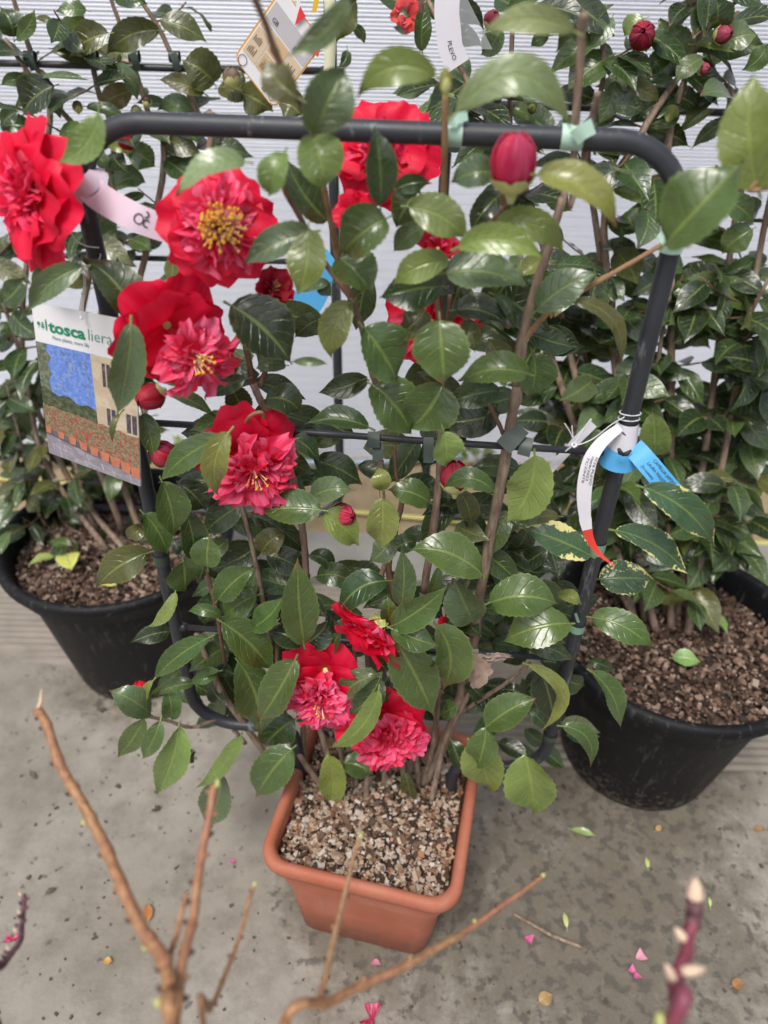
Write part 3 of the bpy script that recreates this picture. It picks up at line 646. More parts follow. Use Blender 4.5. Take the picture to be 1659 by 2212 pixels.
# ------------------------------------------------------------------ trellises
def trellis(P, W0, z0, z1, k, label, rungs, tube=.0105, rr=.0045, bendr=.075, legs=True, zr=None):
    """P = left foot on its plane; runs right along (1,-k)"""
    t = thing('trellis', P, label, 'trellis', 'dark metal plant trellises'); dr = Vector((1, -k, 0)).normalized()
    def pt(u, z): return Vector((P[0], P[1], 0)) + dr * u + Vector((0, 0, z))
    pts = []
    def arc(cu, cz, a0, a1):
        for i in range(9):
            a = R(a0 + (a1 - a0) * i / 8); pts.append(pt(cu + bendr * math.cos(a), cz + bendr * math.sin(a)))
    zr = z0 if zr is None else zr
    if legs:
        pts += [pt(.178, .25), pt(.178, z0 - .05), pt(.174, z0 - .02), pt(.160, z0 - .006), pt(.14, z0)]
    else: pts.append(pt(W0 / 2, z0))
    arc(bendr, z0 + bendr, 270, 180)
    zz = z0 + bendr
    while zz < z1 - bendr - .1: zz += .08; pts.append(pt(0, zz))
    arc(bendr, z1 - bendr, 180, 90)
    for i in range(1, 6): pts.append(pt(bendr + (W0 - 2 * bendr) * i / 6, z1))
    arc(W0 - bendr, z1 - bendr, 90, 0); pts += [pt(W0, z1 - .3), pt(W0, (z0 + z1) / 2), pt(W0, z0 + .2)]; arc(W0 - bendr, zr + bendr, 0, -90)
    if legs: pts += [pt(W0 - .12, zr), pt(W0 - .14, zr - .006), pt(W0 - .152, zr - .02), pt(W0 - .156, zr - .05), pt(W0 - .156, .25)]
    else: pts.append(pt(W0 / 2, z0))
    mb = MB(); mb.tube(pts, tube, 14, cap=False); mb.build('frame', M['frame'], t)
    for z, dz in rungs:
        mb = MB(); mb.tube([pt(.0, z + dz), pt(W0 * .33, z + dz * .4 + .001), pt(W0 * .66, z - dz * .4 - .001), pt(W0, z - dz)], rr, 10); mb.build('rung', M['rung'], t)
    for z, dz in rungs:
        for u, s_ in ((0, 1), (W0, -1)):
            mb = MB(); mb.tube([pt(u + s_ * tube * .7, z + dz * s_), pt(u + s_ * (tube + .008), z + dz * s_)], [rr * 1.9, rr * 1.3], 8); mb.build('weld', M['rung'], t)
    return t
TL = att(178, 460); TP = Vector((-.3255, .80 + .07 * .3255, 0)); TW = .618
trellis(TP, TW, .405, 1.362, .07, 'front dark grey metal trellis standing in the square terracotta pot', [(att(820, 945).z, .002), (att(820, 1390).z, .004)], zr=.345)
trellis(Vector((-.90, 1.50, 0)), .79, .36, 1.62, 0.0, 'dark metal trellis in the left black pot behind the red flowers', [(1.335, .0), (atY(300, 557, 1.5).z, 0)], rr=.0055, legs=False)
trellis(Vector((.10, 1.50, 0)), .93, .36, 1.62, 0.0, 'dark metal trellis behind the dense camellia at right', [(1.285, .004)], rr=.0065, legs=False)

# ------------------------------------------------------------------ main camellia
random.seed(21)
MAIN = thing('camellia', (0, .79, .27), 'flowering camellia with ruffled red blooms tied to the front trellis in the terracotta pot', 'plant', 'camellia plants')
soil = lambda x, y, z=.262: (x, y, z)
RS = random.Random(9)
ST = [
 ('P', [(1245, 60), (1225, 250), (1185, 420, -1), (1120, 650, -1)], (.0062, .0105), 'bark', [soil(.085, .80)]),
 ('N', [(1410, 0), (1372, 200), (1340, 400), (1290, 650), (1255, 850), (1225, 1000), (1215, 1080)], (.0066, .0078), 'bark', None),
 ('M', [(1602, 300), (1540, 520), (1480, 700), (1430, 900), (1405, 1106)], (.0040, .0068), 'bark', None),
 ('B', [(862, 60, 2), (850, 200, 1), (825, 560, 0), (815, 700, 0), (765, 890, 0), (740, 960, 0)], (.0040, .0036), 'bark', None),
 ('B', [(925, 400, 0), (895, 520, -1), (860, 700, -1), (800, 900, -.5)], (.0030, .0036), 'bark', None),
 ('D', [(1200, -50, 2), (1110, 5, 2), (900, 125, 2), (740, 220, 1), (640, 320, .5), (585, 400, 0), (570, 470, 0)], (.0022, .0042), 'twig_tan', None),
 ('N', [(1078, 100), (1068, 400), (1040, 640), (1002, 900)], (.0044, .0060), 'bark', None),
 ('N', [(1002, 900, 0), (985, 1106, 0)], .0060, 'bark', [att(*cp('P', 975, 700), -2), soil(.045, .79)]),
 ('B', [(265, 400, 3), (262, 640, 2), (258, 850, 0), (262, 1000, 0)], (.0028, .0036), 'twig_tan', None),
 ('M', [(1062, 560, 0), (1052, 700, 0), (1078, 900, 0), (1080, 1106, 0)], (.0030, .0044), 'twig', None),
 ('N', [(910, 420, 0), (905, 520, 0), (865, 690, 0), (850, 800, 0), (880, 950, 0)], (.0034, .0050), 'twig', None),
 ('N', [(880, 950, -1), (890, 1100, -1)], .0050, 'bark', [att(*cp('P', 850, 850), -1), soil(.0, .79)]),
 ('N', [(815, 330, 0), (820, 460, 0), (845, 620, 0), (850, 720, 0), (805, 860, 0)], (.0038, .0040), 'bark', None),
 ('N', [(425, 370, 0), (462, 520, 0), (485, 700, 0), (495, 830, 0)], (.0048, .0050), 'bark', None),
 ('N', [(495, 830, -1), (500, 1106, -1)], .0050, 'bark', [att(*cp('P', 480, 700), -1), att(*cp('P', 505, 860), -1), soil(-.105, .80)]),
 ('N', [(210, 505, 0), (250, 660, 0), (290, 850, 0), (325, 1050, 0), (345, 1150, 0)], (.0036, .0044), 'bark', None),
 ('P', [(20, 250, 0), (75, 380, 0), (140, 520, 0), (225, 640, 0), (310, 760, 0), (400, 895, 0)], (.0048, .0066), 'bark', [soil(-.135, .78)]),
 ('M', [(225, 900, 0), (250, 1030, 0), (262, 1110, 0)], (.0036, .0042), 'twig', None),
 ('M', [(352, 985, 0), (320, 1040, 0), (300, 1110, 0)], (.0028, .0036), 'twig', None),
 ('N', [(262, -5, 0), (305, 90, 0), (350, 160, 0), (430, 370, -1)], (.0045, .0050), 'bark', None),
 ('M', [(690, 740, 4), (715, 810, 3), (735, 870, 3), (775, 1040, 1), (820, 1180, 0)], (.0034, .0040), 'bark', None),
 ('M', [(380, 205, 8), (410, 290, 7), (480, 410, 5), (545, 540, 3), (600, 620, 2), (690, 740, 3)], (.0024, .0034), 'twig', None),
 ('A', [(1090, -30, 15), (1150, 110, 14), (1200, 250, 13), (1290, 430, 12), (1365, 590, 10), (1400, 800, 9)], (.0026, .0028), 'twig', None),
 ('M', [(570, 250, 9), (595, 380, 7), (620, 500, 5), (640, 600, 4), (690, 740, 3)], (.0028, .0034), 'twig_tan', None),
 ('P', [(1205, 440, 0), (1165, 520, -1), (1170, 590, -1)], (.0044, .0052), 'bark', None),
 ('P', [(1460, 378, 3), (1360, 460, 1), (1260, 525, 0), (1160, 590, -1)], (.0028, .0040), 'bark', None),
 ('P', [(60, 0, 3), (108, 150, 3), (125, 270, 3), (140, 375, 2)], (.0024, .0030), 'twig', None),
 ('N', [(62, 800, 3), (95, 930, 3), (120, 1080, 3)], (.0022, .0026), 'twig', None),
 ('E', [(625, 880, 6), (720, 900, 5), (830, 930, 3), (960, 900, 0), (1060, 1000, -1)], (.0024, .0040), 'bark', None),
 ('P', [(1075, 490, 1), (1050, 600, 1), (1055, 720, 0), (1010, 800, 0), (1080, 900, -1), (1130, 950, -2)], (.0030, .0044), 'twig', None),
 ('P', [(960, 700, 0), (975, 850, 0), (972, 975, 0)], (.0050, .0060), 'bark', [soil(.055, .77)]),
 ('P', [(825, 840, 0), (855, 900, 0), (885, 965, 0)], (.0055, .0065), 'bark', [soil(.02, .765)]),
 ('P', [(620, 640, 0), (650, 800, 0), (685, 930, 0)], (.0045, .0060), 'bark', [soil(-.04, .78)]),
 ('M', [(1410, 280, 6), (1340, 360, 4), (1260, 440, 2), (1150, 560, 0), (1065, 640, 0)], (.0026, .0032), 'twig', None),
 ('M', [(1345, 270, 6), (1340, 330, 5)], (.0022, .0022), 'twig_tan', None),
 ('M', [(1115, 720, 2), (1110, 790, 2), (1085, 900, 0)], (.0022, .0026), 'twig', None),
 ('N', [(1270, 65, 0), (1320, 160, 0), (1350, 230, 0)], (.0024, .0030), 'twig', None),
 ('N', [(875, 260, 0), (880, 380, 0), (890, 420, 0)], (.0020, .0024), 'twig', None),
 ('N', [(370, 700, -2), (385, 780, -2), (400, 840, -2)], (.0022, .0026), 'twig', None),
 ('A', [(1820, 0, 3), (1820, 60, 3)], .002, 'twig', None),
 ('N', [(220, 180, 5), (255, 135, 6), (300, 122, 6), (310, 150, 5)], .0020, 'twig_tan', None),
 ('B', [(1659, 740, 12), (1580, 820, 12), (1700, 800, 12)], .0024, 'twig_tan', None),
]
for i_ in range(9):        # more woody stems rising from the chips
    x0 = -.13 + .235 * i_ / 8 + RS.uniform(-.01, .01); x1 = 560 + 60 * i_ + RS.uniform(-25, 25)
    ST.append((None, [(x1, 1350 + RS.uniform(-60, 60), -1), (x1 + RS.uniform(-15, 15), 1480, -.5), (830 + (x1 - 830) * .8 + RS.uniform(-18, 18), 1600, 0)], (.0032, .0058), 'bark', [soil(x0, .78 + RS.uniform(-.02, .02))]))
for c, pts, rad, mt, wd in ST: stem(MAIN, c, pts, rad, 0, mt, world=wd, name='stem' if mt == 'bark' else 'twig')
# the two cut ends
ML = """A 1060 700 765 850 110 p 60 12
M 395 110 330 295 115 l -10 13
M 520 40 575 262 185 l 8 11
M 585 400 410 130 150 d -25 2
M 815 330 790 -20 128 d 8 8
M 840 390 640 550 190 g 15 8
M 640 565 775 715 190 g 10 5
M 520 450 222 590 130 s 20 9
M 505 440 455 720 150 l 15 10
M 165 765 432 1022 235 x 25 6
M 688 755 605 1003 125 y -35 6
M 740 862 892 1106 215 g 10 7
M 1070 828 1090 1112 222 g 0 9
M 1082 685 808 735 150 d 12 5
M 1112 575 863 682 112 l 32 8
M 1098 625 1442 680 178 s 28 8
M 1150 515 1525 565 120 l 60 11
M 1308 420 1606 550 120 l 72 7
M 938 340 1192 485 155 l 32 9
M 1010 420 868 538 90 s 15 4
M 985 265 885 430 140 d -15 1
B 670 755 1002 982 150 y 62 12
B 480 745 292 790 130 s 22 7
B 310 485 812 568 150 p 215 14
B 822 135 413 148 100 p 62 12
B 1618 822 1600 308 230 l -30 12
B 1215 1052 1555 690 270 g 0 14
A 1505 -10 1232 245 92 s -35 16
A 1285 420 1138 255 125 o -15 14
A 1365 565 1495 290 195 s -10 12
A 1884 332 1543 425 130 l 92 12
A 425 488 243 702 120 l 45 10
M 1335 285 1205 450 105 x -15 0
M 880 262 1035 240 70 d 15 1
M 1140 785 1372 866 128 x 32 3
M 1305 720 1385 872 50 d 30 2
M 1005 788 870 895 125 o -20 4
M 1178 830 1222 972 75 o 12 3
M 1452 1062 1155 1095 135 g 35 6
D 640 420 622 612 150 g 20 -1
D 655 238 930 72 140 s 25 3
D 805 190 1022 475 75 o 95 3
D 690 20 588 92 80 y 10 -4
M 1505 562 1420 640 80 y 0 -4
M 545 828 445 905 90 d 10 -1
M 592 668 463 712 50 s 8 1
M 545 665 605 725 60 d 0 0
M 92 1100 226 1000 78 g 12 0
M 402 1022 272 1040 70 s 15 0
C 590 266 356 8 175 d 30 7
C 600 240 508 0 140 d -25 3
C 358 48 122 245 100 s 38 8
C 240 48 140 150 90 g 0 5
C 566 290 502 692 128 s 12 12
C 518 682 490 805 26 o -18 12
C 918 542 1056 448 80 d 15 0
C 1062 530 908 612 70 d 12 1
C 998 560 1062 702 105 d 0 0
C 1148 618 1302 682 122 d 30 2
C 738 600 936 708 62 g 20 4
C 1050 706 822 752 90 g 12 4
C 962 785 690 980 115 g 28 8
C 990 760 948 1048 105 y -45 11
C 618 680 662 872 82 g 8 3
C 700 975 752 1218 140 g 12 6
C 1597 742 1308 730 95 d 32 4
C 1268 788 1372 884 90 d 12 1
C 1208 790 1278 930 68 o 12 3
C 1520 590 1600 530 40 x 0 0
C 780 985 890 1104 112 x 10 1
N 780 5 948 212 195 g 18 6
N 1080 5 948 190 205 g 12 5
N 1085 205 1096 357 122 l 6 8
N 1325 30 1098 82 110 d 10 2
N 560 545 288 552 145 g 12 7
N 508 492 702 460 100 s 22 4
N 562 572 715 697 138 l 18 7
N 820 490 810 710 130 y 8 8
N 820 460 804 360 78 y 4 6
N 1028 512 843 458 112 g 18 3
N 1302 462 1078 458 88 g 55 5
N 1150 460 1208 622 85 o 15 1
N 1480 308 1353 604 178 l 38 8
N 1252 822 932 715 165 g 42 7
N 862 662 768 768 100 s 12 5
N 970 680 863 722 80 d 12 0
N 485 1128 458 755 148 g -12 8
N 300 725 405 640 100 o 14 2
N 248 560 505 752 85 x 28 0
N 112 932 278 790 125 g 14 5
N 68 792 82 648 118 g -10 5
N 282 912 128 1024 108 g 14 3
N 115 900 55 1042 115 d 0 1
N 262 1052 392 915 108 g 18 5
P 472 292 338 238 112 x 8 6
P 492 290 588 190 112 x 12 5
N 535 832 702 872 95 d 28 1
N 505 740 620 808 70 d 18 0
N 842 850 627 1002 130 d 42 5
N 900 966 903 708 100 s 14 8
N 1025 922 1072 768 48 g 6 2
N 860 1047 1100 876 125 g -12 11
N 850 1022 845 918 70 g 0 7
N 1212 1022 1130 838 160 s 0 2
N 1284 946 1586 952 172 g 32 7
P 1634 205 1340 285 160 g 22 8
N 1268 972 1412 1002 70 d 14 2
P 128 198 348 412 150 g 16 7
P 200 368 298 695 168 g 28 6
P 447 358 285 628 150 g 10 8
P 863 228 1068 300 112 g -8 12
P 880 278 1042 602 182 g 8 10
P 1058 215 1085 492 170 g 45 7
P 802 422 622 547 98 s 20 7
P 812 438 680 602 110 d 16 8
P 806 490 588 748 92 l 50 12
P 1274 652 1492 525 132 g 14 8
P 1270 655 1232 832 125 g 8 8
P 1202 718 1292 942 150 l 12 6
P 1440 770 1472 1018 190 l 10 6
P 1450 383 1502 674 62 y 125 8
P 1500 400 1562 642 130 x 14 2
P 436 744 272 960 148 g -14 6
P 212 690 22 915 78 l 24 9
P 122 850 62 1078 135 s 18 6
P 590 770 600 1008 108 l 12 4
P 658 808 782 860 108 g 12 3
P 918 850 938 1018 62 o 12 2
P 1145 560 1068 602 70 g 0 3
P 1120 712 1170 842 80 d 0 1
P 442 620 310 740 140 d 12 1
P 836 400 925 545 122 x 12 3
P 1350 490 1452 532 60 x 12 1
P 1450 582 1535 672 60 d 14 1
P 1188 460 1260 532 72 d 0 3
P 1340 620 1210 690 90 d 0 1
P 112 410 -5 452 40 g 8 5
P 812 460 846 572 30 g 0 6
P 588 330 645 235 60 d 0 4
E 622 8 724 184 112 g 12 5
E 612 68 550 112 62 o 0 4
E 642 175 415 328 125 o 24 5
E 758 345 628 502 62 l 34 6
E 792 205 800 342 138 g 0 6
E 800 0 842 232 112 d 12 4
E 908 540 658 730 92 g 18 7
E 662 728 608 852 42 y -10 7
E 838 740 638 792 62 g 8 5
E 942 690 820 740 50 g 0 4
E 652 876 468 768 112 s 12 7
E 742 892 718 758 82 g 6 6
E 622 893 508 1058 88 g 8 7
E 692 905 614 1070 78 g 6 7
E 772 930 680 1220 122 l 14 8
E 962 800 900 932 80 s 0 -5
E 957 452 808 432 50 g 22 6
E 800 1030 840 1080 50 x 0 3
F 892 188 582 68 132 v 12 6
F 998 80 1325 282 122 v 38 6
F 930 290 1162 290 142 v 4 -3
D 1118 1000 1432 1262 132 v 45 8
F 898 455 1158 592 122 g 30 5
F 895 690 1022 938 88 g 34 5
F 768 925 892 1102 70 g 62 5
F 760 350 852 400 62 y 8 3
D 1170 862 1160 655 118 l 6 -2
D 895 750 975 1000 110 g 12 -2
D 900 985 985 925 60 o 0 -3
F 752 18 575 50 62 o 12 4
F 600 560 820 640 80 d 12 1
F 890 640 1000 680 50 d 0 1"""
for ln in ML.strip().split('\n'):
    q = ln.split(); v = [float(x) for x in q[1:6]]
    hero(MAIN, q[0], v[0], v[1], v[2], v[3], v[4], q[6], float(q[7]), float(q[8]))
VAR = None
# leaves behind the first layer, coloured darker to paint in the bush's inner shade
random.seed(5)
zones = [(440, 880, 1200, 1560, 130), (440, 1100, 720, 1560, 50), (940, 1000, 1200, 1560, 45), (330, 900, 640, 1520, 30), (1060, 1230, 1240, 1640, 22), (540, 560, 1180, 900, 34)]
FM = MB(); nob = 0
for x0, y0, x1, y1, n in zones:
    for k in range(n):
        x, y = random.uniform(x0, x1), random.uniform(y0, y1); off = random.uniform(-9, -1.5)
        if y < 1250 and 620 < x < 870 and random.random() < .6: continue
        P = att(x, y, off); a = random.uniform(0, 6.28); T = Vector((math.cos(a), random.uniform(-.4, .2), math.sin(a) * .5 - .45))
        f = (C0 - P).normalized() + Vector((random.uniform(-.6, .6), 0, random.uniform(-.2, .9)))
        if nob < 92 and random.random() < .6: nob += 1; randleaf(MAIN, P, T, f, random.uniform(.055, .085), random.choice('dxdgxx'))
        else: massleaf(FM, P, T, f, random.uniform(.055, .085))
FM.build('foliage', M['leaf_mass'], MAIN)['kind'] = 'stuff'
# ------------------------------------------------------------------ flowers of the main plant
random.seed(31)
flower(MAIN, 474, 490, 120, (.05, -.02, 1), 7, 82, 64, 120, stamc=.17, label='large open red flower with a yellow centre', pink=(.92, .06, .18), npet=11, innr=.56)
flower(MAIN, 376, 716, 126, (.42, -.40, .80), 8, 66, 46, 16, shift=(.45, -.50), label='big red flower with long petals and a pink centre', npet=8, innr=.50, pink=(.92, .07, .18), white=.8)
flower(MAIN, 36, 425, 152, (-.72, .05, .60), 6, 76, 46, 0, label='red flower seen from the side at the left edge', npet=12, innr=.45, white=.4)
flower(MAIN, 826, 318, 116, (-.05, .30, .85), -5, 76, 40, 0, label='red flower behind the top bar', npet=10, innr=.42, white=.4)
flower(MAIN, 535, 992, 112, (.10, -.45, .80), 6, 74, 52, 8, shift=(.16, -.34), label='red flower with a pink ruffled centre', npet=8, innr=.60, pink=(.90, .05, .17), white=.75)
flower(MAIN, 792, 1375, 98, (-.52, -.62, .10), 8, 50, 16, 0, label='red flower seen from behind with a yellow green calyx', npet=12)
flower(MAIN, 700, 1472, 98, (-.10, -.62, .65), 7, 62, 56, 5, shift=(-.12, -.55), label='red hooded flower with a bright pink ruffle', npet=8, innr=.52, pink=(.92, .10, .28), white=.9)
flower(MAIN, 832, 1572, 98, (.15, -.60, .62), 8, 64, 56, 0, shift=(.14, -.46), label='red flower nearest the wood chips', npet=9, innr=.56, pink=(.92, .05, .17), white=.65)
flower(MAIN, 935, 690, 105, (.1, .2, .9), -3, 72, 20, 0, label='red flower hidden behind leaves', npet=9)
flower(MAIN, 592, 622, 52, (.45, .25, .6), 3, 40, 20, 14, red=DRED, pink=(.6, .02, .08), npet=8, label='half open dark red flower')
flower(MAIN, 768, 462, 56, (-.3, .25, .75), 2, 36, 12, 0, npet=8)
flower(MAIN, 948, 528, 52, (.1, .4, .6), 0, 50, 10, 0, npet=7, red=DRED)
bud(MAIN, 1108, 352, 52, (0, .92, .25), 9, (.86, .04, .11), .22, 'plump red and yellow bud under the top bar', ratio=1.1, alpha=.28, scales=9)
bud(MAIN, 324, 858, 30, (-.6, -.3, .6), 6); bud(MAIN, 352, 980, 30, (-.4, .4, .6), 3); bud(MAIN, 740, 1112, 27, (.7, -.2, .6), 5, (.55, .02, .05))
bud(MAIN, 982, 1030, 34, (0, .7, .3), 1, (.5, .005, .02)); bud(MAIN, 305, 1488, 18, (-.4, .7, .5), 5, (.62, .01, .03), 0, alpha=0)
flower(MAIN, 975, 1352, 40, (.3, -.2, .6), 0, 50, 8, 0, npet=6)
bud(MAIN, 962, 175, 14, (0, .95, .2), 13, (.40, .42, .12), .9, ratio=1.7, alpha=0, scales=4)
# withered leaves on the lower rung
def crumple(parent, c, x, y, sx, sy, off, colr):
    a = cp(c, x, y); P = att(a[0], a[1], off); mb = MB(); s = pxm(P) * .5
    mb.grid(lambda u, v: P + XR * ((u - .5) * sx * s * (.25 + 1.1 * math.sin(math.pi * min(1, .08 + v * .9)) ** .7 * (1 + .25 * math.sin(v * 21 + u * 3))) + .012 * math.sin(v * 4) * sx * s * 10) + UP * (.5 - v) * sy * s + BK * (.010 * noise.noise(Vector((u * 4, v * 5, x))) + .006 * noise.noise(Vector((u * 12, v * 12, x)))), 10, 12)
    return mb.build('withered_leaf', simple('withered_leaf', colr, .85, .35, 90, .6), parent)
crumple(MAIN, 'P', 1235, 410, 78, 150, 4, (.24, .17, .13)); crumple(MAIN, 'P', 1150, 290, 60, 90, 3, (.26, .20, .16)); crumple(MAIN, 'P', 1310, 350, 90, 36, 3, (.28, .21, .18))

# ------------------------------------------------------------------ plants behind
random.seed(41)
def place_Y(Y): return lambda x, y, off=0: atY(x, y, Y - off * .01)
def inview(P, m=60):
    v = CR.transposed() @ (P - C0)
    if v.z > -.05: return False
    x = 829.5 + v.x / -v.z * FPX; y = 1106 - v.y / -v.z * FPX
    return -m < x < 1659 + m and -m < y < 2212 + m
def backplant(loc, label, stems, hand, Yp, ntw, keys, Lr, mass, cap, ymax=1250, dens=(3, 5)):
    t = thing('camellia', loc, label, 'plant', 'camellia plants'); cnt = 0
    for ln in hand.strip().split('\n'):
        q = ln.split()
        if len(q) < 7: continue
        v = [float(x) for x in q[1:6]]
        hero(t, q[0], v[0], v[1], v[2], v[3], v[4], q[6], float(q[7]) if len(q) > 7 else 12, float(q[8]) if len(q) > 8 else random.uniform(-3, 5), place=place_Y(Yp), roll=random.uniform(-.5, .5)); cnt += 1
    lv = []
    for pts, r0, r1 in stems:
        P = smoothline(pts, 6); mb = MB(); k = len(P); mb.tube(P, [r0 + (r1 - r0) * i / (k - 1) for i in range(k)], 7, wob=.12); mb.build('stem', M['bark'], t)
        seg = [(P[i + 1] - P[i]).length for i in range(k - 1)]; tot = sum(seg)
        for q in range(int(ntw)):
            d_ = tot * (.0 + .84 * (q + random.random()) / ntw); i = 0
            while i < k - 2 and d_ > seg[i]: d_ -= seg[i]; i += 1
            p = P[i].lerp(P[i + 1], min(1, d_ / seg[i])); a = random.uniform(0, 6.283); ln_ = random.uniform(.05, .15)
            dr = Vector((math.cos(a), math.sin(a) * .7, random.uniform(.0, .8))).normalized()
            e = p + dr * ln_; mid = p.lerp(e, .5) + Vector((0, 0, -.008))
            tw = smoothline([p, mid, e], 3); mb2 = MB(); mb2.tube(tw, [.0022 - .0008 * i / 6 for i in range(7)], 5); mb2.build('twig', M['twig'], t)
            nl = random.randint(*dens)
            for s in range(nl):
                f = (s + .6) / nl; b_ = tw[int(f * 6)]; an = a + (1.1 if s % 2 else -1.1) + random.uniform(-.5, .5)
                if s == nl - 1: an = a + random.uniform(-.3, .3)
                T = Vector((math.cos(an), math.sin(an), random.uniform(-.75, .25)))
                fc = Vector((random.uniform(-.5, .5), random.uniform(-1.1, .0), random.uniform(.4, 1.1)))
                lv.append((b_, T, fc, random.uniform(*Lr)))
    lv = [x for x in lv if inview(x[0])]; lv.sort(key=lambda x: (x[0] - C0).length)
    nobj = max(0, 298 - cnt)
    mb = MB()
    for i, (b_, T, fc, L) in enumerate(lv):
        if i < nobj: randleaf(t, b_, T, fc, L, random.choice(keys))
        elif mass: massleaf(mb, b_, T, fc, L)
    if mb.v: o = mb.build('foliage', M['leaf_mass'], t); o['kind'] = 'stuff'
    print('backplant leaves', cnt, len(lv)); return t
HL = """A 60 160 0 30 110 d
A 70 170 150 40 60 g
A 395 112 262 200 105 l 20
A 140 78 245 96 25 o 5
A 470 145 300 245 115 o 22
A 690 132 458 242 105 o 40
A 130 352 0 372 50 g 20
A 210 380 68 466 75 g 14
A 235 370 95 498 140 x 20
A 10 540 85 480 60 d
A 0 540 155 560 90 d
A 170 335 400 352 32 s 12
A 508 268 598 442 60 s
A 572 392 430 455 88 b 10
A 882 405 678 345 72 o 14
A 925 360 785 262 148 o 18
A 942 378 1082 425 122 o 22
A 1042 400 1180 482 120 o 10
A 1300 500 1190 440 112 o 20
A 832 482 680 478 76 s 30
A 372 45 240 52 60 g 10
A 500 0 640 20 60 d
A 372 460 552 515 52 d 12
A 565 650 445 628 42 y 6
A 560 660 670 720 100 g
A 490 805 632 790 90 s 25
A 530 770 575 700 60 l
A 405 660 460 750 60 s
A 505 985 415 1060 95 s
A 395 920 500 1000 100 d
A 1540 0 1450 200 98 o -20
A 1520 108 1575 190 40 d
A 1500 215 1462 292 45 d
A 250 1020 340 1100 90 g
C 10 200 105 90 105 d
C 0 290 55 382 60 g
C 170 470 38 540 60 b
C 180 480 150 680 70 g
C 70 560 60 810 150 s
C 60 600 0 720 80 s
C 0 880 150 830 70 s
C 345 920 440 1050 115 s
C 220 870 350 920 50 y
C 0 950 240 935 55 s
C 460 950 570 1050 90 d
C 130 1040 300 1090 80 g
C 560 1000 450 960 80 o
C 300 1000 250 1106 60 g
C 250 870 130 780 70 s
C 330 0 430 60 60 d
M 440 1010 590 1020 36 s 5"""
ZP = .36
def Y(c, x, y, Yp): a = cp(c, x, y); return atY(a[0], a[1], Yp)
bl = lambda dx, dy: Vector((PL.x + dx, PL.y + dy, ZP))
SL = [([Y('A', 40, -60, 1.5), Y('A', 100, 130, 1.5), Y('A', 150, 280, 1.5), Y('A', 215, 520, 1.49), Y('C', 100, 460, 1.47), bl(-.06, .03)], .0035, .007),
      ([Y('A', 330, -30, 1.5), Y('A', 370, 150, 1.5), Y('A', 420, 380, 1.5), Y('A', 490, 730, 1.49), Y('C', 330, 500, 1.46), bl(-.01, .05)], .0032, .008),
      ([Y('A', 470, -30, 1.5), Y('A', 560, 230, 1.5), Y('A', 640, 490, 1.5), Y('A', 700, 780, 1.48), Y('C', 480, 700, 1.45), bl(.05, .02)], .0032, .008),
      ([Y('A', 580, -40, 1.5), Y('A', 690, 130, 1.5), Y('A', 780, 330, 1.5), Y('A', 860, 500, 1.49), Y('A', 905, 640, 1.48), Y('C', 620, 700, 1.45), bl(.09, .03)], .0035, .008),
      ([Y('A', 20, 165, 1.48), Y('A', 150, 350, 1.47), Y('A', 270, 485, 1.47), Y('A', 500, 900, 1.46), Y('C', 330, 900, 1.43), bl(.02, -.02)], .0035, .007),
      ([Y('C', -60, 0, 1.45), Y('C', 20, 220, 1.45), Y('C', 100, 470, 1.44), Y('C', 200, 900, 1.42), bl(-.03, -.01)], .003, .007)]
for yb, s0 in ((A_, B_) for A_, B_ in ((1.42, .0), (1.46, .1))):
    SL.append(([Y('C', 30 + s0 * 1500, 560, yb), Y('C', 90 + s0 * 1200, 800, yb), Y('E', 200 + s0 * 900, 60, 1.42), bl(-.02 + s0, .0)], .002, .005))
backplant((PL.x, PL.y, ZP), 'loose camellia with olive leaves in the left black pot', SL, HL, 1.47, 8, 'dgoxxdd', (.060, .092), True, 300)
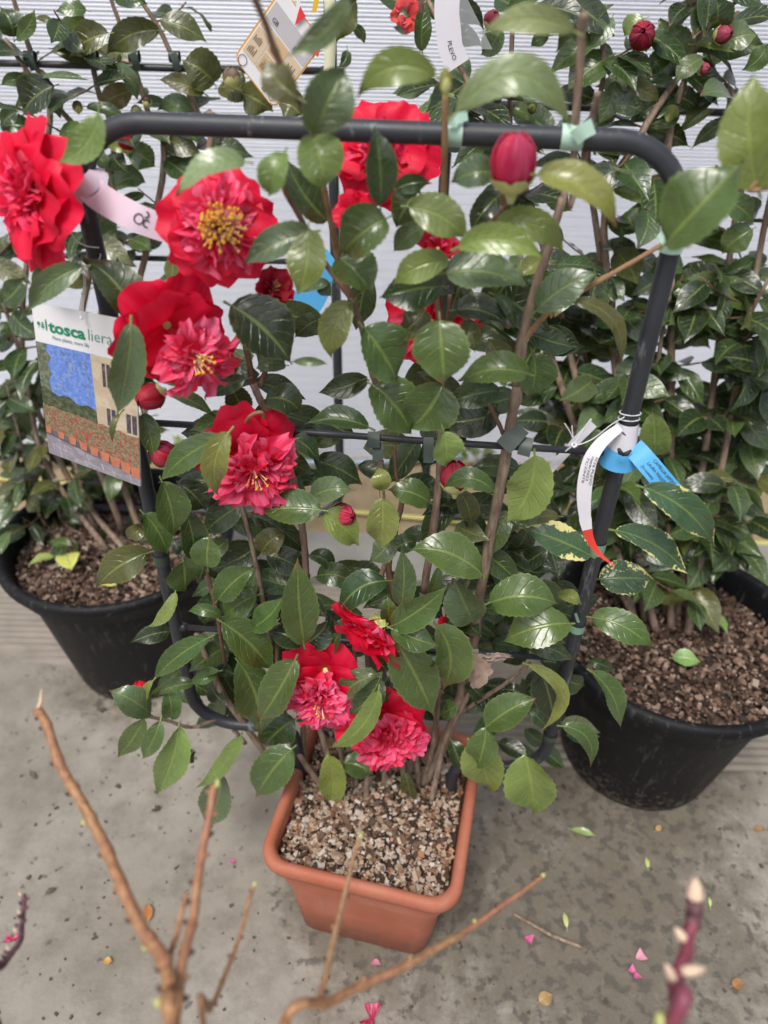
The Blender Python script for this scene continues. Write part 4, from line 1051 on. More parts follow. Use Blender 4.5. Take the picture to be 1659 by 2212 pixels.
HR = """B 165 222 185 -10 72 g -12 8
B 270 40 430 130 80 x 38 5
B 275 190 422 202 80 x 38
B 40 65 140 62 40 d 12
B 130 120 40 120 44 s 0
B 500 130 415 238 90 g
B 535 40 670 0 60 g
B 715 155 632 205 50 g
B 985 75 868 208 80 s
B 985 240 788 400 135 g
B 822 110 990 25 90 g 14
B 1122 80 1035 158 72 l
B 1152 300 988 326 88 s 35
B 1310 280 1188 82 140 s -14
B 1428 122 1432 -10 110 d
B 1480 182 1612 150 108 s
B 1338 192 1572 238 42 l 14
B 1240 232 1135 330 80 d
B 1250 345 1140 368 40 s
B 1002 350 922 540 88 s
B 988 462 1130 492 80 d 20
B 1050 380 1192 445 62 o 20
B 1218 415 1366 482 82 d 20
B 1130 560 1322 640 95 x 25
B 1375 250 1260 355 80 s
B 380 500 540 385 110 d
B 270 380 185 510 90 g
B 550 470 650 530 60 g
B 1500 515 1325 645 60 d 14
B 1659 190 1548 305 80 g 14
B 1230 770 1115 840 60 d
B 1020 1000 1172 930 90 g 14
B 985 822 1202 916 58 l 20
B 1590 990 1460 1100 110 g
B 1210 480 1260 520 60 y
B 1280 560 1440 470 40 s 5
B 1470 860 1600 960 100 g
D 1442 88 1278 232 108 s 14
D 1428 110 1602 252 108 g 16
D 1470 85 1660 40 70 g 18
D 1480 270 1640 350 80 g 25
D 1215 330 1412 402 92 g 30
D 1340 727 1183 635 80 s 16
D 1340 720 1388 540 100 s
D 1338 752 1525 815 88 l 22
D 1325 790 1295 985 110 s
D 1475 920 1640 930 80 g 20
D 1400 1080 1510 960 90 s
D 1030 560 893 640 78 s
D 840 620 720 720 80 d
D 800 590 800 400 110 s
D 870 440 1032 330 110 d 20
D 1090 180 1000 30 90 d
D 770 180 790 40 80 d
D 740 320 600 280 90 g
D 660 700 780 790 90 s
D 1290 60 1160 20 80 g
D 1240 250 1270 100 90 g
D 1659 700 1590 600 90 d
D 1500 540 1659 480 80 d 20
D 1450 700 1560 690 60 d
D 1659 900 1560 1020 90 d
D 1100 900 1240 1080 70 s
D 740 960 830 960 70 l 10
D 700 1060 830 1010 60 l 10
F 1640 235 1525 362 118 s
F 1300 40 1420 10 70 d
F 1500 60 1659 20 90 s 14
F 900 60 760 100 80 s
F 760 200 620 260 90 d
F 500 60 440 240 80 s
F 720 300 830 340 70 s"""
br = lambda dx, dy: Vector((PR.x + dx, PR.y + dy, ZP))
tr = Y('F', 1360, 290, 1.17)
SR = []
for c, path, dx, dy in [('B', [(560, 20), (545, 500), (560, 1000)], -.12, .08), ('B', [(1300, -40), (1360, 150), (1315, 270), (1100, 600), (950, 1000)], -.05, .1),
      ('B', [(1560, -20), (1390, 110), (1340, 230), (1230, 600), (1240, 1000)], .02, .1), ('B', [(900, -20), (950, 300), (880, 700), (930, 1060)], -.08, .06),
      ('B', [(1500, 380), (1560, 700), (1500, 1060)], .06, .08), ('B', [(180, -20), (420, 470), (640, 900)], -.13, .04), ('B', [(1750, 300), (1700, 700), (1620, 1100)], .1, .06),
      ('D', [(300, 100), (560, 420), (760, 800)], -.12, .0), ('D', [(1659, 100), (1500, 450), (1500, 700)], .09, .02), ('D', [(860, 100), (872, 450), (960, 800)], -.05, .0), ('D', [(1250, 100), (1180, 500), (1200, 850)], .02, .02), ('D', [(1620, 500), (1500, 800), (1380, 1000)], .08, -.02)]:
    pts = [Y(c, x, y, 1.40 + .04 * math.sin(x * .01) - (.0 if c == 'B' else .06)) for x, y in path]
    last = pts[-1]; b0 = br(dx * .5, dy * .5 + .03); pts += [last.lerp(b0, .55) + Vector((0, -.02, 0)), b0]
    SR.append((pts, .0032, .0085))
backplant((PR.x, PR.y, ZP), 'dense dark camellia with few red buds in the right black pot', SR, HR, 1.40, 12, 'ddgxsdxx', (.068, .104), True, 300, dens=(4, 6))
RB = [o for o in S.objects if o.get('category') == 'plant' and 'dense' in o.get('label', '')][0]
LB = [o for o in S.objects if o.get('category') == 'plant' and 'loose' in o.get('label', '')][0]
PYR = lambda x, y, off=0: atY(x, y, 1.36 - off * .01)
for c, x, y, r_, f, cl in [('B', 1115, 155, 29, (0, .2, .9), (.34, .004, .02)), ('B', 1465, 148, 19, (.6, .1, .7), (.36, .05, .08)), ('B', 1380, 298, 13, (.7, 0, .6), (.40, .05, .08)), ('B', 468, 85, 18, (.3, .6, .5), (.30, .03, .05)), ('B', 640, 470, 10, (0, .3, .9), (.2, .25, .05))]:
    a = cp(c, x, y); bud(RB, a[0], a[1], r_, f, 0, cl, .2 if r_ > 25 else .6, place=PYR)
flower(RB, *cp('B', 100, 55), 34, (0, .2, .9), 0, 70, 4, 0, place=PYR, npet=6, red=(.70, .07, .06)); flower(RB, *cp('B', 370, 400), 22, (.3, -.3, .7), 0, 50, 4, 0, place=PYR, npet=5)
PYL = lambda x, y, off=0: atY(x, y, 1.45 - off * .01)
for c, x, y, r_, cl, g_ in [('A', 1000, 335, 19, (.30, .22, .16), .9), ('A', 590, 485, 13, (.30, .32, .14), .9), ('A', 545, 615, 20, (.55, .01, .03), .2), ('A', 335, 460, 11, (.25, .22, .1), .9), ('A', 300, 175, 12, (.25, .18, .12), .9), ('A', 635, 440, 10, (.12, .08, .05), .9)]:
    a = cp(c, x, y); bud(LB, a[0], a[1], r_, (0, .9, .3), 0, cl, g_, place=PYL, alpha=0)
# low seedlings by the wall
random.seed(77)
def seedling(px, py, label, n, keys, L):
    P = atz(px, py, .02); t = thing('seedling', P, label, 'plant', 'low seedlings at the back')
    mb = MB(); mb.tube([P, P + Vector((.01, 0, .10))], [.004, .002], 6); mb.build('stem', M['bark'], t)
    for k in range(n):
        a = random.uniform(0, 6.28); q = P + Vector((.03 * math.cos(a), .03 * math.sin(a), random.uniform(.02, .14)))
        randleaf(t, q, Vector((math.cos(a), math.sin(a), random.uniform(-.1, .6))), Vector((0, -.5, 1)), random.uniform(L * .7, L * 1.2), random.choice(keys))
for px, py, lab in [(575, 960, 'low green seedling at the wall foot behind the ruffled bloom'), (690, 1045, 'low seedling left of the rear trellis post by the wall'), (640, 990, 'low seedling by the wall between hose and pipe'), (1020, 1030, 'low seedling behind the tied central stems'), (420, 1010, 'low seedling right of the hanging picture label'), (110, 1000, 'low seedling at far left by the wall')]:
    seedling(px, py, lab, 11, 'gls', .06)

# ------------------------------------------------------------------ bare foreground shrubs
random.seed(51)
def plD(x, y, off=0): return atd(x, y, off)
def bare(parent, crop, pts, r0, r1, mat, nodes=9, name='branch', end=None, world=None):
    P = [atd(*cp(crop, q[0], q[1]), q[2]) for q in pts] + [Vector(x) for x in (world or [])]
    Q = smoothline([p + XR * random.uniform(-.0016, .0016) if 0 < i_ < len(P) - 1 else p for i_, p in enumerate(P)], 8); k = len(Q); rs = [r0 + (r1 - r0) * i / (k - 1) for i in range(k)]
    for i in range(3, k - 2, max(3, k // (nodes + 1))): rs[i] *= 1.25
    for i in range(k): rs[i] *= .92 * (1 + .05 * math.sin(i * 1.9))
    mb = MB(); mb.tube(Q, rs, 10, wob=.05); o = mb.build(name, M[mat], parent)
    if nodes:
        for i in range(3, k - 2, max(3, k // (nodes + 1))):
            if (Q[i] - C0).dot(-BK) < .05: continue
            t = (Q[i + 1] - Q[i]).normalized(); sd = t.cross(BK).normalized() * (1 if (i // 3) % 2 else -1)
            mb = MB(); b0 = Q[i] + sd * rs[i] * .8; mb.tube([b0, b0 + sd * rs[i] * .45 - t * rs[i] * .3, b0 + sd * rs[i] * .8 - t * rs[i] * .5], [rs[i] * .55, rs[i] * .42, rs[i] * .15], 7)
            mb.build('node', M['scar'] if random.random() < .6 else (M['twig_tan'] if random.random() < .7 else M['green_bud']), o)
    if end:
        t = (Q[0] - Q[1]).normalized(); s = r0; mb = MB(); mb.tube([Q[0] - t * s * .4, Q[0] + t * s * .8, Q[0] + t * s * 1.8, Q[0] + t * s * 2.8], [s * .9, s * 1.15, s * .9, s * .2], 8); mb.build('end_bud', M[end], o)
    return o
A0 = atd(*cp('G', 740, 1150), .50)
SA = thing('bare_shrub', (A0.x - .005, A0.y - .06, 0), 'leafless orange brown shrub with the tallest branch at lower left', 'shrub', 'leafless shrubs in front')
bare(SA, 'G', [(160, 860 - 1106 + 0, .66), (200, -200, .65), (262, -10, .63), (360, 150, .61), (445, 330, .59), (540, 530, .56), (610, 690, .54), (695, 820, .52), (735, 950, .50), (742, 1150, .48)], .0041, .0058, 'bare', 13, 'branch', None, [(A0.x - .004, A0.y - .03, .6), (A0.x - .005, A0.y - .06, -.01)])
mb = MB(); q0 = atd(*cp('E', 160, 862), .66); mb.tube([q0, q0 + UP * .008 + XR * .003, q0 + UP * .020 + XR * .004], [.0024, .0018, .0005], 6); mb.build('broken_tip', M['pale_bud'], SA)
bare(SA, 'G', [(925, 70, .60), (900, 200, .59), (880, 340, .58), (850, 520, .56), (830, 650, .55), (790, 850, .52), (765, 1000, .51), (745, 1150, .50)], .0034, .0040, 'bare', 9)
mb = MB(); q0 = atd(*cp('G', 940, 80), .598); mb.tube([q0, q0 + UP * .006], [.0030, .0015], 6); mb.build('bud', M['green_bud'], SA)
bare(SA, 'G', [(808, 540, .56), (785, 640, .555), (765, 720, .55), (735, 830, .53), (725, 900, .515)], .0020, .0026, 'bare', 3)
bare(SA, 'G', [(1098, 510, .62), (1065, 600, .61), (1035, 700, .60), (1010, 780, .59), (965, 890, .57), (930, 990, .55), (900, 1050, .54), (880, 1150, .52)], .0017, .0024, 'bare', 7, 'branch', 'green_bud', [(A0.x + .01, A0.y - .05, .3)])
B0 = atd(*cp('G', 1200, 1150), .52)
SB = thing('bare_shrub', (B0.x - .02, B0.y - .06, 0), 'leafless tan shrub whose branch reaches right below the square pot', 'shrub', 'leafless shrubs in front')
bare(SB, 'H', [(682, 468, .68), (620, 515, .67), (545, 568, .66), (470, 620, .65), (400, 672, .64), (300, 735, .62), (180, 800, .60), (60, 870, .58), (-100, 945, .56), (-240, 1010, .54), (-440, 1130, .52)], .0018, .0046, 'bare', 8, 'branch', 'green_bud', [(B0.x - .01, B0.y - .03, .6), (B0.x - .02, B0.y - .06, -.01)])
bare(SB, 'G', [(1555, 300, .64), (1530, 400, .63), (1500, 500, .62), (1465, 640, .60), (1430, 780, .58), (1395, 920, .56), (1372, 1010, .55)], .0018, .0032, 'twig_tan', 5, 'branch', 'green_bud')
D0 = atd(*cp('G', 0, 870), .62)
SD = thing('dark_stem_plant', (D0.x - .03, D0.y - .04, 0), 'short dark purple scaly stem at the lower left edge', 'stem')
o = bare(SD, 'G', [(104, 545, .66), (108, 600, .655), (100, 680, .65), (78, 750, .64), (40, 810, .63), (0, 860, .62), (-80, 930, .6)], .0022, .0036, 'darkstem', 0, 'stem', None, [(D0.x - .03, D0.y - .04, .4), (D0.x - .03, D0.y - .04, -.01)])
for k in range(16):
    t = k / 16; x = 104 - 100 * t ** 2.2; y = 550 + 310 * t; P = atd(*cp('G', x, y), .66 - .04 * t); s = random.choice((-1, 1)); mb = MB()
    mb.tube([P + XR * s * .002, P + XR * s * .004 + UP * .0015, P + XR * s * .0045 + UP * .003], [.0016, .0012, .0004], 5); mb.build('scale', M['darkstem'] if k % 4 else M['pale_bud'], SD)
Q0 = atd(*cp('H', 1220, 1130), .46)
SP = thing('purple_stem_plant', (Q0.x, Q0.y - .05, 0), 'thick purple stem with pale buds at the lower right', 'stem')
bare(SP, 'H', [(1343, 575, .52), (1335, 650, .515), (1318, 720, .51), (1300, 800, .50), (1272, 900, .485), (1250, 1000, .475), (1222, 1130, .46)], .0048, .0058, 'purple', 0, 'stem', None, [(Q0.x - .003, Q0.y - .03, .5), (Q0.x, Q0.y - .05, -.01)])
def pbud(x, y, d0, L, r_, dx, dy, mt='pale_bud'):
    P = atd(*cp('H', x, y), d0); dr = (XR * dx + UP * dy).normalized(); mb = MB()
    mb.tube([P, P + dr * L * .3, P + dr * L * .65, P + dr * L], [r_ * .7, r_, r_ * .8, r_ * .25], 10); return mb.build('bud', M[mt], SP)
pbud(1342, 580, .518, .017, .0060, .05, 1); pbud(1300, 745, .505, .011, .0036, -.6, .8); pbud(1262, 935, .482, .015, .0034, -.5, 1); pbud(1285, 880, .482, .016, .0038, 1, .12); pbud(1215, 1105, .46, .008, .0055, -.3, .4, 'green_bud')
for yy, xx in ((600, 1342), (660, 1335), (930, 1262)):
    P = atd(*cp('H', xx, yy), .515 if yy < 800 else .483); mb = MB(); mb.tube([P + UP * .004, P - UP * .004], [.0056, .0058], 12); mb.build('scar_ring', M['darkstem'], SP)

# ------------------------------------------------------------------ labels, tapes and strings
random.seed(61)
def quadsurf(p00, p10, p01, p11):          # u right 0..1, v down 0..1
    n = ((p10 - p00).cross(p00 - p01)).normalized()
    if n.dot(BK) < 0: n = -n
    def f(u, v): return p00.lerp(p10, u).lerp(p01.lerp(p11, u), v), n
    return f
# hanging picture label
PA = 3.0; PB = 6.0
q = [att(67, 652, PA), att(291, 694, PB), att(107.7, 977, PA - .6), att(305, 1050, PB - .6)]
S1 = quadsurf(*q); LBL = thing('hanging_label', q[0].lerp(q[1], .5), 'hanging plant label with a printed photo of potted shrubs, below the left corner tag', 'label')
mb = MB(); th = S1(0, 0)[1] * .0008
for s_ in (0, 1): mb.grid(lambda u, v, s_=s_: S1(u if not s_ else 1 - u, v)[0] - th * s_, 6, 8)
mb.build('card', M['white_card'], LBL)
def PS(m_, u0, v0, u1, v1, mb, lift): # print quad helper
    mb.grid(lambda u, v: S1(u0 + (u1 - u0) * u, v0 + (v1 - v0) * v)[0] + th * lift, 1, 1, m_)
def poly(mb, pts, m_, lift):
    mb.add([S1(u, v)[0] + th * lift for u, v in pts], [tuple(range(len(pts)))[::-1]], [(u, v) for u, v in pts], m_)
def printmat(name, c1, c2, c3, sc, thr=(.45, .6), thr2=(.6, .7)):
    b = NB(name); P = b.n('NewGeometry').outputs['Position']; n = b.noise(sc, 5, P, .65); n2 = b.noise(sc * .7, 4, b.n('Mapping', {'Vector': P, 'Location': (3, 1, 5)}).outputs[0], .6)
    c = b.mix(b.n('MapRange', {0: n, 1: thr[0], 2: thr[1], 3: 0.0, 4: 1.0}).outputs[0], c1, c2); c = b.mix(b.n('MapRange', {0: n2, 1: thr2[0], 2: thr2[1], 3: 0.0, 4: 1.0}).outputs[0], c, c3)
    return b.done(b.bsdf(Base_Color=c, Roughness=.35))
PM = [printmat('print_sky', (.12, .22, .62), (.20, .34, .76), (.34, .38, .42), 260, thr2=(.60, .66)), printmat('print_olive_tree', (.10, .12, .07), (.22, .24, .17), (.35, .40, .48), 220),
      printmat('print_far_trees', (.04, .06, .03), (.12, .14, .07), (.22, .22, .12), 180), printmat('print_house_wall', (.52, .42, .30), (.62, .52, .38), (.38, .30, .24), 60), printmat('print_window', (.05, .05, .08), (.12, .10, .10), (.30, .18, .10), 200),
      printmat('print_hedge', (.13, .13, .06), (.34, .26, .16), (.42, .04, .04), 330, (.4, .6), (.52, .62)), printmat('print_clay_pot', (.50, .16, .09), (.56, .20, .11), (.36, .09, .06), 80), printmat('print_paving', (.26, .23, .27), (.34, .31, .35), (.42, .40, .44), 60), printmat('print_shadow', (.10, .10, .12), (.14, .14, .15), (.2, .2, .2), 90), printmat('print_joint', (.50, .48, .52), (.5, .48, .52), (.5, .5, .5), 50)]
mb = MB(); T0 = .232
poly(mb, [(.02, T0), (.60, T0), (.60, .62), (.02, .62)], 0, .6)
poly(mb, [(.0, T0), (.12, T0), (.09, .27), (.14, .31), (.10, .36), (.13, .42), (.09, .47), (.12, .56), (.0, .60)], 1, .8)
for k in range(26):           # thin olive sprays across the sky
    u, v, a, l_ = random.uniform(.05, .58), T0 + random.uniform(0, .24), random.uniform(0, 3.14), random.uniform(.03, .09); du, dv = math.cos(a) * l_, math.sin(a) * l_ * .6
    poly(mb, [(max(.01, u), max(T0, v)), (max(.01, u + du + .006), max(T0, v + dv)), (max(.01, u + du), max(T0, v + dv + .006))], 1, .9)
poly(mb, [(.0, .52)] + [(.06 * i, .525 - .015 * math.sin(i * 1.7) + .006 * i) for i in range(1, 11)] + [(.60, .68), (.0, .68)], 2, 1.0)
poly(mb, [(.55, T0), (1, T0), (1, .74), (.58, .70)], 3, 1.1)
for u0, v0, u1, v1 in ((.66, .27, .74, .41), (.68, .54, .77, .65), (.88, .54, .985, .66)):
    poly(mb, [(u0, v0), (u1, v0), (u1, v1), (u0, v1)], 4, 1.3); poly(mb, [((u0 + u1) / 2 - .006, v0), ((u0 + u1) / 2 + .006, v0), ((u0 + u1) / 2 + .006, v1), ((u0 + u1) / 2 - .006, v1)], 3, 1.5)
poly(mb, [(.0, .63)] + [(.0625 * i, .635 + .0025 * i + .006 * math.sin(i * 2.3)) for i in range(0, 17)] + [(1, .90), (0, .82)], 5, 1.6)
poly(mb, [(0, .80), (1, .90), (1, 1), (0, 1)], 7, 1.2)
poly(mb, [(.0, .80), (1, .89), (1, .945), (0, .85)], 8, 1.7)
for k in range(9):
    f = k / 8; u = .03 + .93 * f ** .93; s = .042 + .03 * f; v = .795 + .078 * f; hh = .045 + .03 * f
    poly(mb, [(max(0, u - s * .85), v), (min(1, u + s * .85), v), (min(1, u + s * .6), v + hh), (max(0, u - s * .6), v + hh)], 6, 2.2)
poly(mb, [(0, .862), (1, .962), (1, 1), (0, 1)], 7, 1.9)
for k in range(12):
    u = random.uniform(0, .9); v = random.uniform(.88, .97) ; poly(mb, [(u, v), (u + .09, v + .012), (u + .09, v + .016), (u, v + .004)], 9, 2.1); poly(mb, [(u, v), (u + .008, v), (u + .03, min(.995, v + .04)), (u + .022, min(.995, v + .04))], 9, 2.1)
mb.build('printed_photo', PM, LBL, smooth=False)
W1 = (q[1] - q[0]).length; H1 = (q[2] - q[0]).length
def S1m(x, y): return S1(x / W1, -y / H1)      # metres, y up from the top edge
text_on(S1m, 'tosca', .155 * W1, -.155 * H1, .066 * H1, name='printed_word', mat=M['ink_green'], parent=LBL, bold=.035, w_=.36 * W1)
text_on(S1m, 'liera', .535 * W1, -.155 * H1, .066 * H1, name='printed_word', mat=M['ink_green2'], parent=LBL, bold=-.012, w_=.24 * W1)
text_on(S1m, 'More plants, more life', .175 * W1, -.198 * H1, .024 * H1, name='printed_words', mat=M['ink_grey'], parent=LBL, bold=0, w_=.37 * W1)
mb = MB()                                # three printed trees
def ell(cx, cy, rx, ry, n=14): poly(mb, [(cx + rx * math.cos(6.283 * i / n), cy + ry * math.sin(6.283 * i / n)) for i in range(n)], 0, .7)
ell(.052, .118, .014, .012); poly(mb, [(.050, .12), (.054, .12), (.054, .145), (.050, .145)], 0, .7)
for k in range(3): ell(.092, .110 + .012 * k, .010 + .005 * k, .005)
poly(mb, [(.090, .13), (.094, .13), (.094, .152), (.090, .152)], 0, .7); ell(.128, .118, .008, .036)
mb.build('printed_trees', M['ink_green'], LBL, smooth=False)
def string(parent, pts, r_=.0007, name='string', mat='white_string'):
    mb = MB(); mb.tube(smoothline(pts, 6), r_, 6); return mb.build(name, M[mat], parent)
def tp(c, x, y, off): a = cp(c, x, y); return att(a[0], a[1], off)
SL1 = thing('label_string', tp('C', 355, 265, 5), 'white string loop holding the picture label on the left post', 'string')
string(SL1, [tp('C', 350, 268, 5), tp('C', 352, 200, 5), tp('C', 362, 130, 4), tp('C', 358, 60, 3), tp('C', 345, 42, 2.2)]); string(SL1, [tp('C', 358, 268, 5), tp('C', 360, 200, 5), tp('C', 368, 130, 4), tp('C', 372, 60, 3), tp('C', 395, 40, 2)])
string(SL1, [tp('C', 345, 42, 2), tp('C', 380, 38, 2.2), tp('C', 420, 22, 2), tp('C', 434, 0, 1.5), tp('A', 430, 1090, 0)]); string(SL1, [tp('A', 285, 930, 2), tp('A', 300, 985, 2.5), tp('A', 325, 1035, 2.5), tp('A', 370, 1062, 2.3), tp('A', 428, 1070, 1.5)])
mb = MB(); a = tp('C', 354, 268, 5.2); mb.tube([a, a + BK * .002], .0020, 8); mb.build('knot', M['white_string'], SL1)
def ribbon(pts, wid, face=None, nseg=5, tilt=None):
    """pts = centre line (world); returns surface(s metres along, t metres across) and total length"""
    P = smoothline(pts, nseg); L = [0]
    for i in range(1, len(P)): L.append(L[-1] + (P[i] - P[i - 1]).length)
    def f(s, t):
        s = max(0, min(L[-1] - 1e-5, s)); i = 0
        while L[i + 1] < s: i += 1
        k = (s - L[i]) / (L[i + 1] - L[i]); p = P[i].lerp(P[i + 1], k); T = (P[min(i + 2, len(P) - 1)] - P[max(0, i - 1)]).normalized()
        fc = face if face is not None else (C0 - p).normalized(); tl = 0
        if tilt: tl = tilt(s / L[-1])
        Sd = T.cross(fc).normalized(); N = Sd.cross(T).normalized(); Sd, N = Sd * math.cos(tl) + N * math.sin(tl), N * math.cos(tl) - Sd * math.sin(tl)
        wv = wid(s / L[-1]) if callable(wid) else wid
        return p + Sd * t, N, wv
    return f, L[-1]
def ribmesh(name, f, L, mat, parent, s0=0, s1=1, n=24, th_=.0004):
    mb = MB()
    for side in (0, 1):
        def g(u, v):
            s = L * (s0 + (s1 - s0) * v); p, N, wv = f(s, 0); t = (u - .5) * wv * (1 if not side else -1); p, N, _ = f(s, t); return p - N * th_ * side
        mb.grid(g, 2, n)
    return mb.build(name, mat, parent)
def band(parent, axis0, axis1, r_, mat, name='band', arc=None, n=20):
    mb = MB(); a, b_ = Vector(axis0), Vector(axis1); t = (b_ - a).normalized(); x = (C0 - a); x = (x - t * x.dot(t)).normalized(); y = t.cross(x)
    a0, a1 = arc or (-math.pi, math.pi)
    def g(u, v): an = a0 + (a1 - a0) * u; r2 = r_ if not callable(r_) else r_(v); return a.lerp(b_, v) + x * math.cos(an) * r2 + y * math.sin(an) * r2
    mb.grid(g, n, 4); return mb.build(name, M[mat] if isinstance(mat, str) else mat, parent), g
# pinkish white loop tag on the left corner
p0 = att(163, 350, .2); PT_ = thing('strip_label', p0, 'pinkish white strip tag looped round the left corner of the front trellis', 'label', 'plastic strip labels')
f, L = ribbon([att(190, 402, 1.8), att(213, 424, 2.6), att(255, 450, 4.0), att(305, 475, 4.8), att(365, 496, 4.6)], lambda s: .029 - .002 * s, None)
ribmesh('strip', f, L, M['pink_plastic'], PT_)
tx = lambda s0, t0: (lambda u, v: (f(s0 + u, t0 + v)[0], f(0.0, 0)[1] if False else f(s0 + u, 0)[1]))
# written marks
def inkring(c_s, c_t, r0, a0, a1, wd):
    mb = MB(); mb.grid(lambda u, v: (lambda an, rr: f(c_s + math.cos(an) * rr, -(c_t + math.sin(an) * rr))[0] + f(c_s, 0)[1] * .0012)(a0 + (a1 - a0) * u, r0 + wd * (v - .5)), 22, 1); mb.f = [f_ for f_ in mb.f]; return mb.build('ink_mark', M['ink_black'], PT_)
cs = L * .70
inkring(cs, .000, .0048, 0, 6.3, .0013); inkring(cs + .0062, .0064, .0026, -1.9, 1.9, .0016); inkring(cs + .0085, -.0016, .0033, .9, 5.2, .0015)
f2, L2 = ribbon([att(150, 440, 2.2), att(168, 412, 2.6), att(195, 395, 2.4), att(208, 378, 1.2), att(210, 362, -.5)], lambda s: .021 - .006 * s, None); ribmesh('loop', f2, L2, M['pink_plastic'], PT_)
f3, L3 = ribbon([att(137, 412, 2.4), att(130, 388, 1.9), att(141, 366, 1.6), att(150, 345, 1.0)], lambda s: .010 + .010 * s, None); ribmesh('loop', f3, L3, M['white_plastic'], PT_)
for x, y in ((149, 396), (141, 429)):
    a = att(x, y, 2.7); mb = MB(); mb.tube([a, a + BK * .0006], .0013, 8); mb.build('pin_hole', M['ink_black'] if y > 400 else M['white_card'], PT_)
# white collar, blue strip and red ended strip on the right post
KW = .07; dz = Vector((0, 0, 1)); PX = TP.x + TW * math.cos(math.atan(KW)); PY = TP.y - TW * math.sin(math.atan(KW))
def zpost(py, px=1370): return atY(px, py, PY + .0, 0).z
zz = lambda y5: zpost(864 + y5 * .1979)
def pc(z): return Vector((PX, PY, z))
WT = thing('strip_label', pc(zz(350)), 'white strip tag with a red end looped on the right post of the front trellis', 'label', 'plastic strip labels')
band(WT, pc(zz(520)), pc(zz(235)), lambda v: .0175 - .0045 * v, 'white_plastic', 'collar')
def c5(x, y, off): return att(1209.7 + x * .1979, 864 + y * .1979, off)
a = c5(690, 365, 2.8); mb = MB(); mb.tube([c5(672, 345, 2.7), a, c5(718, 388, 2.7)], [.0006, .0012, .0005], 6); mb.build('slot', M['ink_black'], WT)
f, L = ribbon([c5(660, 300, 1.5), c5(560, 370, 2.0), c5(440, 480, 2.5), c5(345, 620, 3.0), c5(300, 760, 3.3), c5(270, 930, 3.5), c5(262, 1120, 3.6), c5(282, 1340, 3.6), c5(330, 1520, 3.8), c5(430, 1680, 4.2), c5(600, 1812, 4.8)], lambda s: .0105 + .0075 * math.sin(math.pi * min(1, s * 1.35)) if s < .62 else max(.0012, .0158 * (1 - (s - .62) / .40)), None)
ribmesh('white_strip', f, L, M['white_plastic'], WT, 0, .70, 30); ribmesh('red_end', f, L, M['red_plastic'], WT, .70, 1, 20)
for tx_, t0, s_, h_ in (('1076 PLEVO', -.0048, .20, .0030), ('/009/2022', -.0004, .21, .0028), ('7C7/NTE', .0040, .225, .0028)):
    text_on(lambda u, v, s_=s_, t0=t0: (f(L * s_ + u, t0 * 1.0 - v)[0], f(L * s_ + u, 0)[1]), tx_, 0, 0, h_, name='printed_words', mat=M['ink_black'], parent=WT, lift=.0009, w_=.042 if 'PLEVO' in tx_ else .034)
BT = thing('strip_label', pc(zz(600)), 'sky blue strip tag reading CAMELLIA JAPONICA LAURA WALKER on the right post', 'label', 'plastic strip labels')
band(BT, pc(zz(690)), pc(zz(500)), lambda v: .0235 - .004 * v, 'blue_plastic', 'collar')
mb = MB()
for a_, b_ in (((640, 530), (675, 600)), ((675, 600), (780, 548))):
    mb.tube([c5(*a_, 3.3), c5((a_[0] + b_[0]) / 2 + 4, (a_[1] + b_[1]) / 2 + 14, 3.4), c5(*b_, 3.3)], [.0018, .0032, .0012], 6)
mb.build('cut_out', M['ink_black'], BT)
f4, L4 = ribbon([c5(800, 520, 1.2), c5(860, 580, 1.6), c5(930, 660, 2.2), c5(1050, 800, 2.8), c5(1180, 955, 3.0), c5(1320, 1110, 3.0), c5(1400, 1200, 2.8)], lambda s: .0262 + .001 * s, None, tilt=lambda s: .25)
ribmesh('strip', f4, L4, M['blue_plastic'], BT)
for tx_, t0, s_, w_, h_ in (('CAMELLIA JAPONICA', .0062, .235, .052, .0040), ('LAURA WALKER', -.0014, .215, .036, .0040), ('(Screziata)', -.0088, .195, .022, .0034)):
    text_on(lambda u, v, s_=s_, t0=t0: (f4(L4 * s_ + u, -(t0 + v))[0], f4(L4 * s_ + u, 0)[1]), tx_, 0, 0, h_, name='printed_words', mat=M['ink_black'], parent=BT, lift=.0008, w_=w_)
SG = thing('tie_string', pc(zz(170)), 'white string tied round the right post with a knotted tail', 'string')
for y5, dy in ((140, 40), (200, 18)):
    pts = [pc(zz(y5)) + (XR * math.cos(a_) * .0125 + BK * math.sin(a_) * .0125) + Vector((0, 0, -.006 * math.sin(a_))) for a_ in [6.283 * i / 16 for i in range(17)]]; string(SG, pts, .0008)
string(SG, [c5(705, 185, 1.0), c5(560, 270, 1.2), c5(380, 410, 1.6), c5(250, 475, 1.8), c5(165, 490, 1.8)]); string(SG, [c5(340, 208, 2), c5(250, 330, 1.9), c5(150, 480, 1.8), c5(60, 560, 1.2)], .0011); string(SG, [c5(50, 255, 2.4), c5(120, 370, 2.2), c5(155, 490, 1.8)]); string(SG, [c5(130, 280, 2.0), c5(140, 390, 2.0), c5(155, 490, 1.8)])
KN = c5(155, 488, 2.0); string(SG, [KN + XR * .003, KN + UP * .003, KN - XR * .003, KN - UP * .003, KN + XR * .003], .0012, 'knot')
f5, L5 = ribbon([tp('D', 905, 725, -1), tp('D', 830, 800, -1.5), tp('D', 775, 860, -2), tp('D', 705, 935, -2.4)], .011, None)
NW = thing('strip_label', tp('D', 830, 800, -1.5), 'narrow white strip tag behind the knotted string at the middle rung', 'label', 'plastic strip labels'); ribmesh('strip', f5, L5, M['white_plastic'], NW)
